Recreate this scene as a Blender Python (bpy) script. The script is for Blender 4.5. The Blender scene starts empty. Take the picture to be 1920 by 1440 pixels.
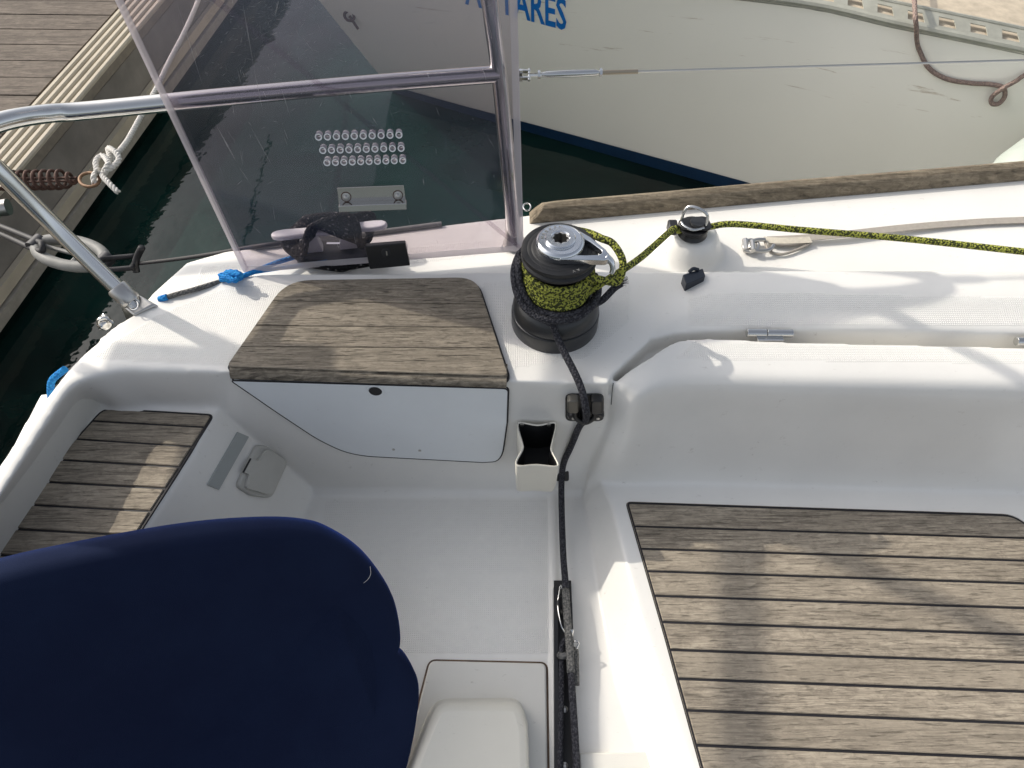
import bpy, bmesh, math, random
from mathutils import Vector, Matrix
from mathutils.bvhtree import BVHTree
random.seed(7)
R = math.radians
S = bpy.context.scene
COL = S.collection

# ------------------------------------------------------------------ camera
F = 1350.0; PITCH = R(53); CZ = 1.05
cam_d = bpy.data.cameras.new('camera'); cam = bpy.data.objects.new('camera', cam_d); COL.objects.link(cam)
cam.location = (0, 0, CZ); cam.rotation_euler = (math.pi/2 - PITCH, 0, 0)
cam_d.lens = F/1920*36; cam_d.sensor_width = 36; cam_d.clip_start = .02; cam_d.clip_end = 500
S.camera = cam
# ------------------------------------------------------------------ light
L = Vector((1.2, -.62, -1)).normalized()
sun_el = math.asin(-L.z); sun_rot = math.atan2(-L.x, -L.y)
W = bpy.data.worlds.new('World'); S.world = W; W.use_nodes = True
wn = W.node_tree; bg = wn.nodes['Background']
sky = wn.nodes.new('ShaderNodeTexSky'); sky.sky_type = 'NISHITA'; sky.sun_disc = False
sky.sun_elevation = sun_el; sky.sun_rotation = sun_rot; sky.dust_density = 4.0; sky.air_density = 1.0; sky.ozone_density = 1.0
hs = wn.nodes.new('ShaderNodeHueSaturation'); hs.inputs['Saturation'].default_value = .42
wn.links.new(sky.outputs[0], hs.inputs['Color']); wn.links.new(hs.outputs[0], bg.inputs[0])
bg.inputs[1].default_value = .15
sl = bpy.data.lights.new('sun', 'SUN'); sl.energy = 2.45; sl.angle = R(.6); sl.color = (1, .93, .82)
so = bpy.data.objects.new('sun', sl); COL.objects.link(so)
so.rotation_euler = L.to_track_quat('-Z', 'Y').to_euler()
S.view_settings.view_transform = 'Standard'; S.view_settings.look = 'None'; S.view_settings.gamma = 1
S.view_settings.exposure = 0.34
S.cycles.transparent_max_bounces = 24
S.cycles.max_bounces = 10

# ------------------------------------------------------------------ geometry helpers
FWD = Vector((0, math.cos(PITCH), -math.sin(PITCH))); UP = Vector((0, math.sin(PITCH), math.cos(PITCH)))
CAM = Vector((0, 0, CZ))
def ray(px, py): return FWD + Vector(((px-960)/F, 0, 0)) - UP*((py-720)/F)
def P(px, py, z=0.0):
    d = ray(px, py); return CAM + d*((z-CZ)/d.z)
def PY(px, py, y):
    d = ray(px, py); return CAM + d*(y/d.y)
def PP(px, py, q, n):
    d = ray(px, py); return CAM + d*((q-CAM).dot(n)/d.dot(n))
def crom(pts, sub=6, closed=False):
    pts = [Vector(p) for p in pts]; n = len(pts); out = []
    if n < 3 and not closed:
        return [pts[0].lerp(pts[-1], i/sub) for i in range(sub+1)]
    rng = n if closed else n-1
    for i in range(rng):
        if closed: a, b, c, d = pts[(i-1) % n], pts[i], pts[(i+1) % n], pts[(i+2) % n]
        else:
            b, c = pts[i], pts[i+1]
            a = pts[i-1] if i else b*2-c
            d = pts[i+2] if i+2 < n else c*2-b
        for k in range(sub):
            t = k/sub
            out.append(.5*((2*b)+(c-a)*t+(2*a-5*b+4*c-d)*t*t+(3*b-a-3*c+d)*t**3))
    if not closed: out.append(pts[-1])
    return out
def link(name, bm, mat, parent=None, smooth=True, mats=None, loc=None, bevel=None, angle=40):
    me = bpy.data.meshes.new(name)
    if loc is not None: bmesh.ops.translate(bm, verts=bm.verts, vec=-Vector(loc))
    bm.to_mesh(me); bm.free()
    for m in (mats or [mat]): me.materials.append(m)
    o = bpy.data.objects.new(name, me); COL.objects.link(o)
    if loc is not None: o.location = loc
    if parent is not None:
        o.parent = parent
        o.matrix_parent_inverse = parent.matrix_basis.inverted()
    if smooth:
        for p in me.polygons: p.use_smooth = True
        if angle and angle < 180:
            me.set_sharp_from_angle(angle=R(angle))
    if bevel:
        md = o.modifiers.new('bevel', 'BEVEL'); md.width = bevel; md.segments = 3; md.limit_method = 'ANGLE'; md.angle_limit = R(35)
        md.harden_normals = False
    return o
def thing(name, label, cat, loc, group=None):
    o = bpy.data.objects.new(name, None); COL.objects.link(o); o.location = loc; o.empty_display_size = .05
    o['label'] = label; o['category'] = cat
    if group: o['group'] = group
    return o
def tag(o, label, cat, group=None, kind=None):
    if label: o['label'] = label
    if cat: o['category'] = cat
    if group: o['group'] = group
    if kind: o['kind'] = kind
    return o
def struct(o): o['kind'] = 'structure'; return o
def fixn(bm): bmesh.ops.recalc_face_normals(bm, faces=bm.faces); return bm

def add_prism(bm, top, bot, mi=0):
    n = len(top)
    t = [bm.verts.new(v) for v in top]; b = [bm.verts.new(v) for v in bot]
    fs = [bm.faces.new(t), bm.faces.new(b[::-1])]
    for i in range(n):
        j = (i+1) % n; fs.append(bm.faces.new((t[i], b[i], b[j], t[j])))
    for f in fs: f.material_index = mi
    bmesh.ops.recalc_face_normals(bm, faces=fs)
    return fs
def slab(poly, dz, up=Vector((0, 0, 1))):
    return poly, [p-up*dz for p in poly]
def add_box(bm, c, sx, sy, sz, M=None, mi=0):
    M = M or Matrix.Identity(3); c = Vector(c)
    cs = [M @ Vector((x*sx/2, y*sy/2, 0)) for x, y in ((-1, -1), (1, -1), (1, 1), (-1, 1))]
    u = M @ Vector((0, 0, sz/2))
    return add_prism(bm, [c+k+u for k in cs], [c+k-u for k in cs], mi)
def frame(z, x=None):
    z = Vector(z).normalized(); x = Vector(x) if x is not None else (Vector((1, 0, 0)) if abs(z.x) < .9 else Vector((0, 1, 0)))
    y = z.cross(x).normalized(); x = y.cross(z).normalized()
    return Matrix((x, y, z)).transposed()
def add_tube(bm, pts, r, n=10, closed=False, cap=True, mi=0, rfun=None):
    pts = [Vector(p) for p in pts]; N = len(pts)
    uv = bm.loops.layers.uv.verify()
    tang = []
    for i in range(N):
        if closed: t = pts[(i+1) % N]-pts[(i-1) % N]
        else: t = pts[min(i+1, N-1)]-pts[max(i-1, 0)]
        tang.append(t.normalized() if t.length > 1e-9 else Vector((0, 0, 1)))
    x = frame(tang[0]).col[0].copy(); rings = []; Ls = [0]
    for i in range(N):
        t = tang[i]; x = (x - t*x.dot(t))
        x = x.normalized() if x.length > 1e-6 else frame(t).col[0].copy()
        y = t.cross(x); rr = r if rfun is None else rfun(i/(N-1))*r
        rings.append([bm.verts.new(pts[i] + (x*math.cos(a)+y*math.sin(a))*rr) for a in [2*math.pi*k/n for k in range(n)]])
        if i: Ls.append(Ls[-1]+(pts[i]-pts[i-1]).length)
    fs = []
    for i in range(N if closed else N-1):
        a, b = rings[i], rings[(i+1) % N]
        v0 = Ls[i]; v1 = Ls[i+1] if i+1 < N else Ls[-1]+(pts[0]-pts[-1]).length
        for k in range(n):
            kk = (k+1) % n; f = bm.faces.new((a[k], a[kk], b[kk], b[k])); f.material_index = mi; fs.append(f)
            for lp, c in zip(f.loops, ((k/n, v0), ((k+1)/n, v0), ((k+1)/n, v1), (k/n, v1))): lp[uv].uv = c
    if cap and not closed:
        f = bm.faces.new(rings[0][::-1]); f.material_index = mi; f = bm.faces.new(rings[-1]); f.material_index = mi
    return fs
def add_lathe(bm, prof, c, M=None, n=48, mi=0, phase=0):
    """prof = list of (r, z); closed solid if ends at r=0"""
    M = M or Matrix.Identity(3); c = Vector(c); rings = []
    for r, z in prof:
        if r < 1e-6: rings.append([bm.verts.new(c + M @ Vector((0, 0, z)))])
        else: rings.append([bm.verts.new(c + M @ Vector((r*math.cos(phase+2*math.pi*k/n), r*math.sin(phase+2*math.pi*k/n), z))) for k in range(n)])
    for a, b in zip(rings, rings[1:]):
        for k in range(n):
            kk = (k+1) % n
            if len(a) == 1 and len(b) == 1: continue
            if len(a) == 1: f = bm.faces.new((a[0], b[kk], b[k]))
            elif len(b) == 1: f = bm.faces.new((a[k], a[kk], b[0]))
            else: f = bm.faces.new((a[k], a[kk], b[kk], b[k]))
            f.material_index = mi
def add_grid(bm, rows, thick=None):
    """open surface from rows of points"""
    V = [[bm.verts.new(p) for p in r] for r in rows]
    for i in range(len(V)-1):
        for j in range(len(V[0])-1): bm.faces.new((V[i][j], V[i][j+1], V[i+1][j+1], V[i+1][j]))
    return V
def grid_solid(bm, cols, zb=-.6, sub=5):
    """cols: list of columns of world points (same length); smooth surface closed down to zb"""
    cols = [crom(c, sub) for c in cols]
    rows = [crom([c[i] for c in cols], sub) for i in range(len(cols[0]))]
    nr, nc = len(rows), len(rows[0])
    T = [[bm.verts.new(p) for p in r] for r in rows]
    B = [[bm.verts.new((p.x, p.y, zb)) for p in r] for r in rows]
    fs = []
    for i in range(nr-1):
        for j in range(nc-1):
            fs.append(bm.faces.new((T[i][j], T[i][j+1], T[i+1][j+1], T[i+1][j])))
            fs.append(bm.faces.new((B[i][j], B[i+1][j], B[i+1][j+1], B[i][j+1])))
    for i in range(nr-1):
        for j in (0, nc-1): fs.append(bm.faces.new((T[i][j], T[i+1][j], B[i+1][j], B[i][j])))
    for j in range(nc-1):
        for i in (0, nr-1): fs.append(bm.faces.new((T[i][j], B[i][j], B[i][j+1], T[i][j+1])))
    bmesh.ops.recalc_face_normals(bm, faces=fs)
def rounded(pts, rad, seg=5):
    """round the corners of a closed 3D polygon; rad a number or list"""
    out = []; n = len(pts)
    for i in range(n):
        p = Vector(pts[i]); a = Vector(pts[i-1]); b = Vector(pts[(i+1) % n])
        r = rad[i] if isinstance(rad, (list, tuple)) else rad
        if r <= 0: out.append(p); continue
        u = (a-p); v = (b-p); ru = min(r, u.length*.48); rv = min(r, v.length*.48)
        s = p+u.normalized()*ru; e = p+v.normalized()*rv
        for k in range(seg+1):
            t = k/seg; out.append(s*(1-t)**2 + p*2*t*(1-t) + e*t*t)
    return out
def inset(poly, d):
    c = sum(poly, Vector())/len(poly)
    n = len(poly); out = []
    nrm = Vector((0, 0, 0))
    for i in range(n): nrm += (poly[i]-c).cross(poly[(i+1) % n]-c)
    nrm.normalize()
    for i in range(n):
        e1 = (poly[i]-poly[i-1]); e2 = (poly[(i+1) % n]-poly[i])
        if e1.length < 1e-9: e1 = e2
        if e2.length < 1e-9: e2 = e1
        n1 = nrm.cross(e1.normalized()); n2 = nrm.cross(e2.normalized())
        m = n1+n2
        m = m.normalized() if m.length > 1e-6 else n1
        out.append(poly[i]+m*d/max(.5, m.dot(n1)))
    return out
def clip(poly, q, n):
    out = []
    for i in range(len(poly)):
        a, b = poly[i], poly[(i+1) % len(poly)]; da, db = (a-q).dot(n), (b-q).dot(n)
        if da >= 0: out.append(a)
        if (da > 0 and db < 0) or (da < 0 and db > 0): out.append(a.lerp(b, da/(da-db)))
    return out

# ------------------------------------------------------------------ materials
def nodes(name):
    m = bpy.data.materials.new(name); m.use_nodes = True; t = m.node_tree
    return m, t, t.nodes['Principled BSDF']
def N(t, typ, **kw):
    n = t.nodes.new(typ)
    for k, v in kw.items():
        if k in n.inputs: n.inputs[k].default_value = v
        else: setattr(n, k, v)
    return n
def ramp(t, fac, stops):
    r = t.nodes.new('ShaderNodeValToRGB'); e = r.color_ramp.elements
    e[0].position, e[1].position = stops[0][0], stops[-1][0]
    for s in stops[1:-1]: e.new(s[0])
    for el, s in zip(sorted(e, key=lambda q: q.position), stops):
        c = s[1]; el.color = (c, c, c, 1) if isinstance(c, (int, float)) else (*c, 1)
    t.links.new(fac, r.inputs[0]); return r
def math_(t, op, a, b=None, c=None):
    n = t.nodes.new('ShaderNodeMath'); n.operation = op
    for i, v in enumerate((a, b, c)):
        if v is None: continue
        if isinstance(v, (int, float)): n.inputs[i].default_value = v
        else: t.links.new(v, n.inputs[i])
    return n.outputs[0]
def coords(t, scale=(1, 1, 1), rot=(0, 0, 0), uv=False):
    tc = t.nodes.new('ShaderNodeTexCoord'); mp = t.nodes.new('ShaderNodeMapping')
    mp.inputs['Scale'].default_value = scale; mp.inputs['Rotation'].default_value = rot
    t.links.new(tc.outputs['UV' if uv else 'Object'], mp.inputs[0]); return mp.outputs[0]
def mix(t, fac, a, b, mode='MIX'):
    n = t.nodes.new('ShaderNodeMix'); n.data_type = 'RGBA'; n.blend_type = mode
    for i, v in ((0, fac), (6, a), (7, b)):
        if isinstance(v, (int, float)) and i == 0: n.inputs[0].default_value = v
        elif isinstance(v, tuple): n.inputs[i].default_value = (*v, 1)
        else: t.links.new(v, n.inputs[i])
    return n.outputs[2]
def bump(t, h, bsdf, strength=.3, dist=.001):
    b = N(t, 'ShaderNodeBump', Strength=strength, Distance=dist); t.links.new(h, b.inputs['Height'])
    t.links.new(b.outputs[0], bsdf.inputs['Normal']); return b
def noise(t, vec, sc, det=4, rough=.5, dist=0):
    n = N(t, 'ShaderNodeTexNoise', Scale=sc, Detail=det, Roughness=rough, Distortion=dist); t.links.new(vec, n.inputs['Vector']); return n.outputs[0]

def mat_gelcoat(name, col=(.80, .785, .745), rough=.28, ns=True, dirt=.25):
    m, t, b = nodes(name); v = coords(t)
    n1 = noise(t, v, 5, 5, .6); n2 = noise(t, v, 60, 4, .7)
    c = mix(t, ramp(t, n1, [(.35, 0), (.75, 1)]).outputs[0], col, tuple(x*.93 for x in col))
    # small scuffs and grime specks
    v2 = coords(t, (1, 2.5, 1)); n3 = noise(t, v2, 38, 6, .75)
    c = mix(t, math_(t, 'MULTIPLY', ramp(t, n3, [(.63, 0), (.73, 1)]).outputs[0], dirt), c, (.30, .27, .22))
    if ns:
        at = t.nodes.new('ShaderNodeAttribute'); at.attribute_name = 'nonskid'
        sx = t.nodes.new('ShaderNodeSeparateXYZ'); t.links.new(v, sx.inputs[0])
        wx = math_(t, 'SINE', math_(t, 'MULTIPLY', sx.outputs[0], 2*math.pi/.0042))
        wy = math_(t, 'SINE', math_(t, 'MULTIPLY', sx.outputs[1], 2*math.pi/.0042))
        g = math_(t, 'MAXIMUM', wx, wy)
        g = math_(t, 'MULTIPLY', math_(t, 'ADD', g, 1), math_(t, 'MULTIPLY', at.outputs['Fac'], .5))
        c = mix(t, math_(t, 'MULTIPLY', at.outputs['Fac'], math_(t, 'SUBTRACT', 1.0, ramp(t, n2, [(.3, .2), (.7, 1)]).outputs[0])), c, tuple(x*.93 for x in col))
        bump(t, math_(t, 'ADD', g, math_(t, 'MULTIPLY', n2, .3)), b, .8, .0009)
        rg = math_(t, 'ADD', rough, math_(t, 'MULTIPLY', at.outputs['Fac'], .3)); t.links.new(rg, b.inputs['Roughness'])
    else:
        bump(t, n2, b, .12, .0006); b.inputs['Roughness'].default_value = rough
    t.links.new(c, b.inputs['Base Color']); return m
def mat_plain(name, col, rough=.5, metal=0, bump_s=0, bscale=200, var=.15, spec=None):
    m, t, b = nodes(name); v = coords(t); n = noise(t, v, bscale/8, 5, .6)
    c = mix(t, ramp(t, n, [(.3, 0), (.7, 1)]).outputs[0], tuple(x*(1+var) for x in col), tuple(x*(1-var) for x in col))
    t.links.new(c, b.inputs['Base Color']); b.inputs['Metallic'].default_value = metal
    t.links.new(math_(t, 'ADD', rough-.05, math_(t, 'MULTIPLY', n, .1)), b.inputs['Roughness'])
    if spec is not None: b.inputs['Specular IOR Level'].default_value = spec
    if bump_s: bump(t, noise(t, v, bscale, 3), b, bump_s, .0005)
    return m
def mat_teak(name, light=(.43, .372, .29), dark=(.13, .11, .088), rot=0, seam=None, sc=1.0, ck=.5):
    m, t, b = nodes(name)
    v = coords(t, (1, 1, 1), (0, 0, rot))
    st = t.nodes.new('ShaderNodeMapping'); st.inputs['Scale'].default_value = (10*sc, 180*sc, 30*sc); t.links.new(v, st.inputs[0])
    pa = t.nodes.new('ShaderNodeAttribute'); pa.attribute_name = 'plank'
    ofs = t.nodes.new('ShaderNodeCombineXYZ'); t.links.new(math_(t, 'MULTIPLY', pa.outputs['Fac'], 7.3), ofs.inputs[0]); t.links.new(math_(t, 'MULTIPLY', pa.outputs['Fac'], 3.1), ofs.inputs[2])
    va = t.nodes.new('ShaderNodeVectorMath'); va.operation = 'ADD'; t.links.new(v, va.inputs[0]); t.links.new(ofs.outputs[0], va.inputs[1]); v = va.outputs[0]; t.links.new(v, st.inputs[0])
    fine = noise(t, st.outputs[0], 1.0, 8, .72, 1.4)
    st2 = t.nodes.new('ShaderNodeMapping'); st2.inputs['Scale'].default_value = (22*sc, 300*sc, 60*sc); t.links.new(v, st2.inputs[0])
    cr = noise(t, st2.outputs[0], 1.0, 4, .6, .4)
    blotch = noise(t, v, 14, 6, .75)
    st3 = t.nodes.new('ShaderNodeMapping'); st3.inputs['Scale'].default_value = (2, 24, 4); t.links.new(v, st3.inputs[0])
    plank = noise(t, st3.outputs[0], 1.0, 2, .5)
    mt = t.nodes.new('ShaderNodeMapping'); mt.inputs['Scale'].default_value = (45*sc, 95*sc, 60*sc); mt.inputs['Rotation'].default_value = (0, 0, .25); t.links.new(v, mt.inputs[0])
    mott = noise(t, mt.outputs[0], 1.0, 6, .7, .8)
    c = mix(t, ramp(t, fine, [(.38, 0), (.58, 1)]).outputs[0], dark, light)
    c = mix(t, math_(t, 'MULTIPLY', ramp(t, blotch, [(.40, 1), (.56, 0)]).outputs[0], .6), c, tuple(x*.55 for x in light))
    c = mix(t, math_(t, 'MULTIPLY', ramp(t, plank, [(.35, 0), (.7, 1)]).outputs[0], .4), c, tuple(x*1.25 for x in light))
    c = mix(t, math_(t, 'MULTIPLY', ramp(t, mott, [(.45, 0), (.62, 1)]).outputs[0], .45), c, dark)
    c = mix(t, math_(t, 'MULTIPLY', pa.outputs['Fac'], .45), c, tuple(x*.62 for x in light))
    crm = ramp(t, cr, [(.33, 1), (.43, 0)]).outputs[0]
    c = mix(t, math_(t, 'MULTIPLY', crm, ck), c, (.045, .038, .03))
    t.links.new(c, b.inputs['Base Color']); b.inputs['Roughness'].default_value = .85; b.inputs['Specular IOR Level'].default_value = .25
    h = math_(t, 'SUBTRACT', fine, math_(t, 'MULTIPLY', crm, .8)); bump(t, h, b, .7, .0015)
    return m
def mat_braid(name, a, bcol, fleck=.5, period=.011, rough=.8, speck=None):
    """braided rope: uv u around, v metres"""
    m, t, b = nodes(name); tc = t.nodes.new('ShaderNodeTexCoord'); sp = t.nodes.new('ShaderNodeSeparateXYZ'); t.links.new(tc.outputs['UV'], sp.inputs[0])
    u = math_(t, 'MULTIPLY', sp.outputs[0], 2*math.pi*5); v = math_(t, 'MULTIPLY', sp.outputs[1], 2*math.pi/period)
    s1 = math_(t, 'SINE', math_(t, 'ADD', u, v)); s2 = math_(t, 'SINE', math_(t, 'SUBTRACT', u, v))
    br = math_(t, 'MULTIPLY', math_(t, 'ADD', math_(t, 'MAXIMUM', s1, s2), .3), .75)
    ph = math_(t, 'FLOOR', math_(t, 'DIVIDE', math_(t, 'ADD', u, v), math.pi)); ph2 = math_(t, 'FLOOR', math_(t, 'DIVIDE', math_(t, 'SUBTRACT', u, v), math.pi))
    cx = t.nodes.new('ShaderNodeCombineXYZ'); t.links.new(ph, cx.inputs[0]); t.links.new(ph2, cx.inputs[1])
    wn_ = t.nodes.new('ShaderNodeTexWhiteNoise'); wn_.noise_dimensions = '2D'; t.links.new(cx.outputs[0], wn_.inputs[0])
    pick = math_(t, 'GREATER_THAN', wn_.outputs[0], fleck)
    c = mix(t, pick, a, bcol)
    nn = noise(t, coords(t), 60, 3)
    c = mix(t, math_(t, 'MULTIPLY', nn, .45), c, tuple(x*.4 for x in a))
    t.links.new(c, b.inputs['Base Color']); b.inputs['Roughness'].default_value = rough; b.inputs['Specular IOR Level'].default_value = .2
    bump(t, br, b, .9, .0012); return m
def mat_steel(name, rough=.14, col=(.62, .62, .61)):
    m, t, b = nodes(name); v = coords(t); n = noise(t, v, 30, 5, .6)
    b.inputs['Base Color'].default_value = (*col, 1); b.inputs['Metallic'].default_value = 1
    t.links.new(math_(t, 'ADD', rough-.06, math_(t, 'MULTIPLY', n, .16)), b.inputs['Roughness'])
    bump(t, noise(t, v, 90, 2), b, .04, .0005); return m

GEL = mat_gelcoat('gelcoat_white', dirt=.4)
GELP = mat_gelcoat('gelcoat_panel', (.76, .79, .805), .3, ns=False, dirt=.15)
GELS = mat_gelcoat('gelcoat_dirty', (.74, .72, .66), .4, ns=False, dirt=.6)
HOLDER = mat_gelcoat('plastic_cream', (.74, .71, .62), .35, ns=False, dirt=.5)
FLAP = mat_plain('plastic_flap', (.50, .49, .45), .45, var=.04)
STICK = mat_plain('grey_tape', (.36, .38, .37), .6, var=.04)
TEAK = mat_teak('teak_weathered')
TEAK_LID = mat_teak('teak_lid', (.32, .278, .218), (.065, .055, .044), ck=.85)
TEAK_RAIL = mat_teak('teak_rail', (.30, .25, .18), (.09, .072, .05), rot=R(-4))
CAULK = mat_plain('caulk', (.012, .011, .014), .6)
BLACK = mat_plain('black_plastic', (.012, .012, .013), .35, bump_s=.05)
BLACKM = mat_plain('black_matt', (.016, .016, .017), .55, bump_s=.1)
ANOD = mat_plain('black_anodised', (.018, .019, .021), .32, metal=.0, spec=.6)
GREYCAM = mat_plain('grey_cam', (.16, .15, .13), .35, metal=.6)
STEEL = mat_steel('stainless'); STEELR = mat_steel('stainless_worn', .3, (.5, .49, .47))
CHROME = mat_steel('winch_chrome', .16, (.66, .68, .71))
ROPE_Y = mat_braid('rope_yellow_black', (.40, .42, .08), (.022, .028, .018), .50, .008)
ROPE_OLIVE = mat_braid('rope_olive', (.27, .29, .09), (.035, .045, .03), .5, .012)
ROPE_G = mat_braid('rope_dark_grey', (.035, .035, .042), (.075, .075, .085), .6, .009)
ROPE_GS = mat_braid('rope_grey_chafed', (.20, .195, .185), (.11, .11, .105), .55, .009)
ROPE_K = mat_braid('rope_black', (.008, .008, .009), (.25, .24, .23), .965, .012)
ROPE_B = mat_braid('rope_blue', (.02, .22, .62), (.03, .32, .75), .5, .01)
ROPE_P = mat_braid('rope_pink_old', (.36, .27, .23), (.25, .19, .17), .5, .014)
ROPE_W = mat_plain('rope_white', (.66, .64, .60), .8, bump_s=.4, bscale=900)
RUST = mat_plain('rusty_iron', (.10, .055, .042), .75, metal=.3, bump_s=.5, bscale=300, var=.4)
WEB = mat_plain('webbing', (.34, .31, .27), .85, bump_s=.5, bscale=900, var=.1)
RUBBER = mat_plain('grey_rubber', (.20, .20, .19), .6, bump_s=.15)
RUBK = mat_plain('black_rubber', (.03, .03, .035), .5)

# ------------------------------------------------------------------ setting: water
WZ = -.95
def mat_water():
    m, t, b = nodes('harbour_water'); v = coords(t)
    n = noise(t, v, 1.1, 5, .6, .6)
    c = mix(t, ramp(t, n, [(.35, 0), (.7, 1)]).outputs[0], (.0035, .009, .008), (.006, .032, .026))
    t.links.new(c, b.inputs['Base Color']); b.inputs['Roughness'].default_value = .03; b.inputs['IOR'].default_value = 1.33
    h = math_(t, 'ADD', noise(t, v, 2.2, 2), math_(t, 'MULTIPLY', noise(t, v, 9, 3), .2)); bump(t, h, b, .35, .03)
    return m
bm = bmesh.new()
add_grid(bm, [[Vector((x, y, WZ)) for x in (-300, 0, 300)] for y in (-300, 0, 300)])
struct(link('water', bm, mat_water(), smooth=False))

# ------------------------------------------------------------------ own boat moulding
boat = thing('sailboat', 'white sailing yacht cockpit and side deck with weathered teak panels, in the foreground', 'sailboat', (0, .9, WZ))
ZS, ZL, ZR, ZD = -.40, -.115, -.30, -.03     # helm sole, left seat, right seat, side deck
def pz(lst, z): return [P(x, y, z) for x, y in lst]
mb = bmesh.new()
# sole
s = [Vector((-1.0, -.35, ZS)), Vector((1.9, -.35, ZS)), Vector((1.9, 1.0, ZS)), Vector((-.95, 1.0, ZS))]
add_prism(mb, s, [p+Vector((0, 0, -.15)) for p in s])
# coaming body with vertical inner wall
ct = pz([(205, 618), (300, 560), (400, 525), (480, 514), (600, 512), (800, 512), (980, 508), (1190, 508), (1260, 560), (1215, 640), (1150, 700), (1140, 720), (955, 715), (430, 698), (190, 692), (150, 680)], 0)
cb = [Vector((p.x, p.y, -.6)) for p in ct]
for i, q in ((11, (1130, 922)), (12, (950, 926)), (13, (480, 922))):
    cb[i] = P(q[0], q[1], -.4)+Vector((0, 0, -.2))
add_prism(mb, ct, cb)
# left rim beside the aft seat
rt = pz([(230, 600), (150, 665), (100, 722), (50, 790), (0, 862), (-90, 985), (-180, 1110), (-330, 1400), (-260, 1400), (-120, 1110), (-35, 985), (40, 868), (88, 792), (135, 725), (190, 700), (260, 690)], 0)
rb = [Vector((p.x, p.y, -.6)) for p in rt]
for i, q in ((8, (-215, 1400)), (9, (-110, 1110)), (10, (-28, 1002)), (11, (74, 886)), (12, (126, 820)), (13, (184, 756))):
    rb[i] = P(q[0], q[1], ZL-.012)
for i in (14, 15): rb[i] = rt[i]+Vector((0, -.002, -.2))
rt = crom(rt[:9], 5)[:-1]+crom(rt[8:], 5) if False else crom(rt[:8], 5)+crom(rt[8:], 5); rb = crom(rb[:8], 5)+crom(rb[8:], 5)
add_prism(mb, rt, rb)
# left seat block with sloping inner wall
T1, B1 = P(408, 772, ZL), P(588, 926, ZS); T2 = P(150, 1180, ZL); dB = B1-T1
tl = [Vector((-1.1 if False else P(60, 760, ZL).x, .86, ZL)), T1+Vector((0, .06, 0)), T1, T2, T2+Vector((-.05, -.35, 0)), Vector((P(-90, 985, ZL).x-.03, .0, ZL)), P(-60, 985, ZL)]
bl = [Vector((p.x, p.y, -.5)) for p in tl]
for i in (1, 2, 3, 4): bl[i] = tl[i] + dB*(.385/.285); bl[i].z = -.5
bl[1].y = tl[1].y+.02
add_prism(mb, tl, bl)
# side deck
sd = pz([(235, 610), (285, 548), (350, 490), (425, 469), (480, 464), (830, 421), (990, 402), (1400, 371), (1920, 332), (2500, 290), (2500, 530), (1180, 530), (480, 530), (320, 580)], ZD)
add_prism(mb, sd, [p+Vector((0, 0, -.3)) for p in sd])
# under-base for groove
gb = [P(1090, 640, -.055), P(1250, 500, -.055), P(2500, 500, -.055), P(2500, 740, -.055), P(1200, 740, -.055)]
gb = [P(1120, 700, -.05), P(1200, 540, -.05), P(2500, 520, -.05), P(2500, 730, -.05), P(1240, 720, -.05)]
add_prism(mb, gb, [Vector((p.x, p.y, -.6)) for p in gb])
# right coaming
rc = [[P(1150, 508, 0), P(1150, 560, 0), P(1150, 600, 0), P(1140, 660, -.0), P(1115, 700, -.002)],
      [P(1250, 508, .002), P(1230, 560, .0), P(1210, 600, -.003), P(1185, 645, -.006), P(1150, 690, -.012)],
      [P(1400, 507, .028), P(1370, 545, .024), P(1320, 585, .012), P(1290, 605, .004), P(1262, 625, -.004)],
      [P(1600, 507, .03), P(1600, 550, .025), P(1600, 585, .013), P(1600, 607, .006), P(1600, 620, -.002)],
      [P(1920, 508, .03), P(1920, 553, .025), P(1920, 590, .013), P(1920, 612, .006), P(1920, 627, -.002)],
      [P(2500, 512, .03), P(2500, 560, .025), P(2500, 597, .013), P(2500, 620, .006), P(2500, 640, -.002)]]
grid_solid(mb, rc)
# backrest moulding
bc = [[P(1152, 716, -.012), P(1150, 732, -.025), P(1143, 765, -.08), P(1130, 808, -.16), P(1112, 860, -.25), P(1098, 905, -.33)],
      [P(1172, 700, -.004), P(1172, 725, -.01), P(1165, 760, -.055), P(1150, 808, -.13), P(1132, 862, -.22), P(1122, 905, -.31)],
      [P(1220, 668, 0), P(1212, 712, -.003), P(1200, 748, -.026), P(1190, 805, -.11), P(1175, 862, -.205), P(1168, 906, -.30)],
      [P(1298, 634, 0), P(1292, 678, -.002), P(1285, 722, -.022), P(1280, 785, -.11), P(1275, 850, -.21), P(1270, 912, -.31)],
      [P(1500, 640, 0), P(1500, 682, -.002), P(1500, 726, -.022), P(1500, 790, -.11), P(1500, 855, -.21), P(1500, 917, -.31)],
      [P(1920, 650, 0), P(1920, 692, -.002), P(1920, 735, -.022), P(1920, 800, -.11), P(1920, 865, -.21), P(1920, 930, -.31)],
      [P(2500, 665, 0), P(2500, 706, -.002), P(2500, 749, -.022), P(2500, 812, -.11), P(2500, 875, -.21), P(2500, 940, -.31)]]
grid_solid(mb, bc)
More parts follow.
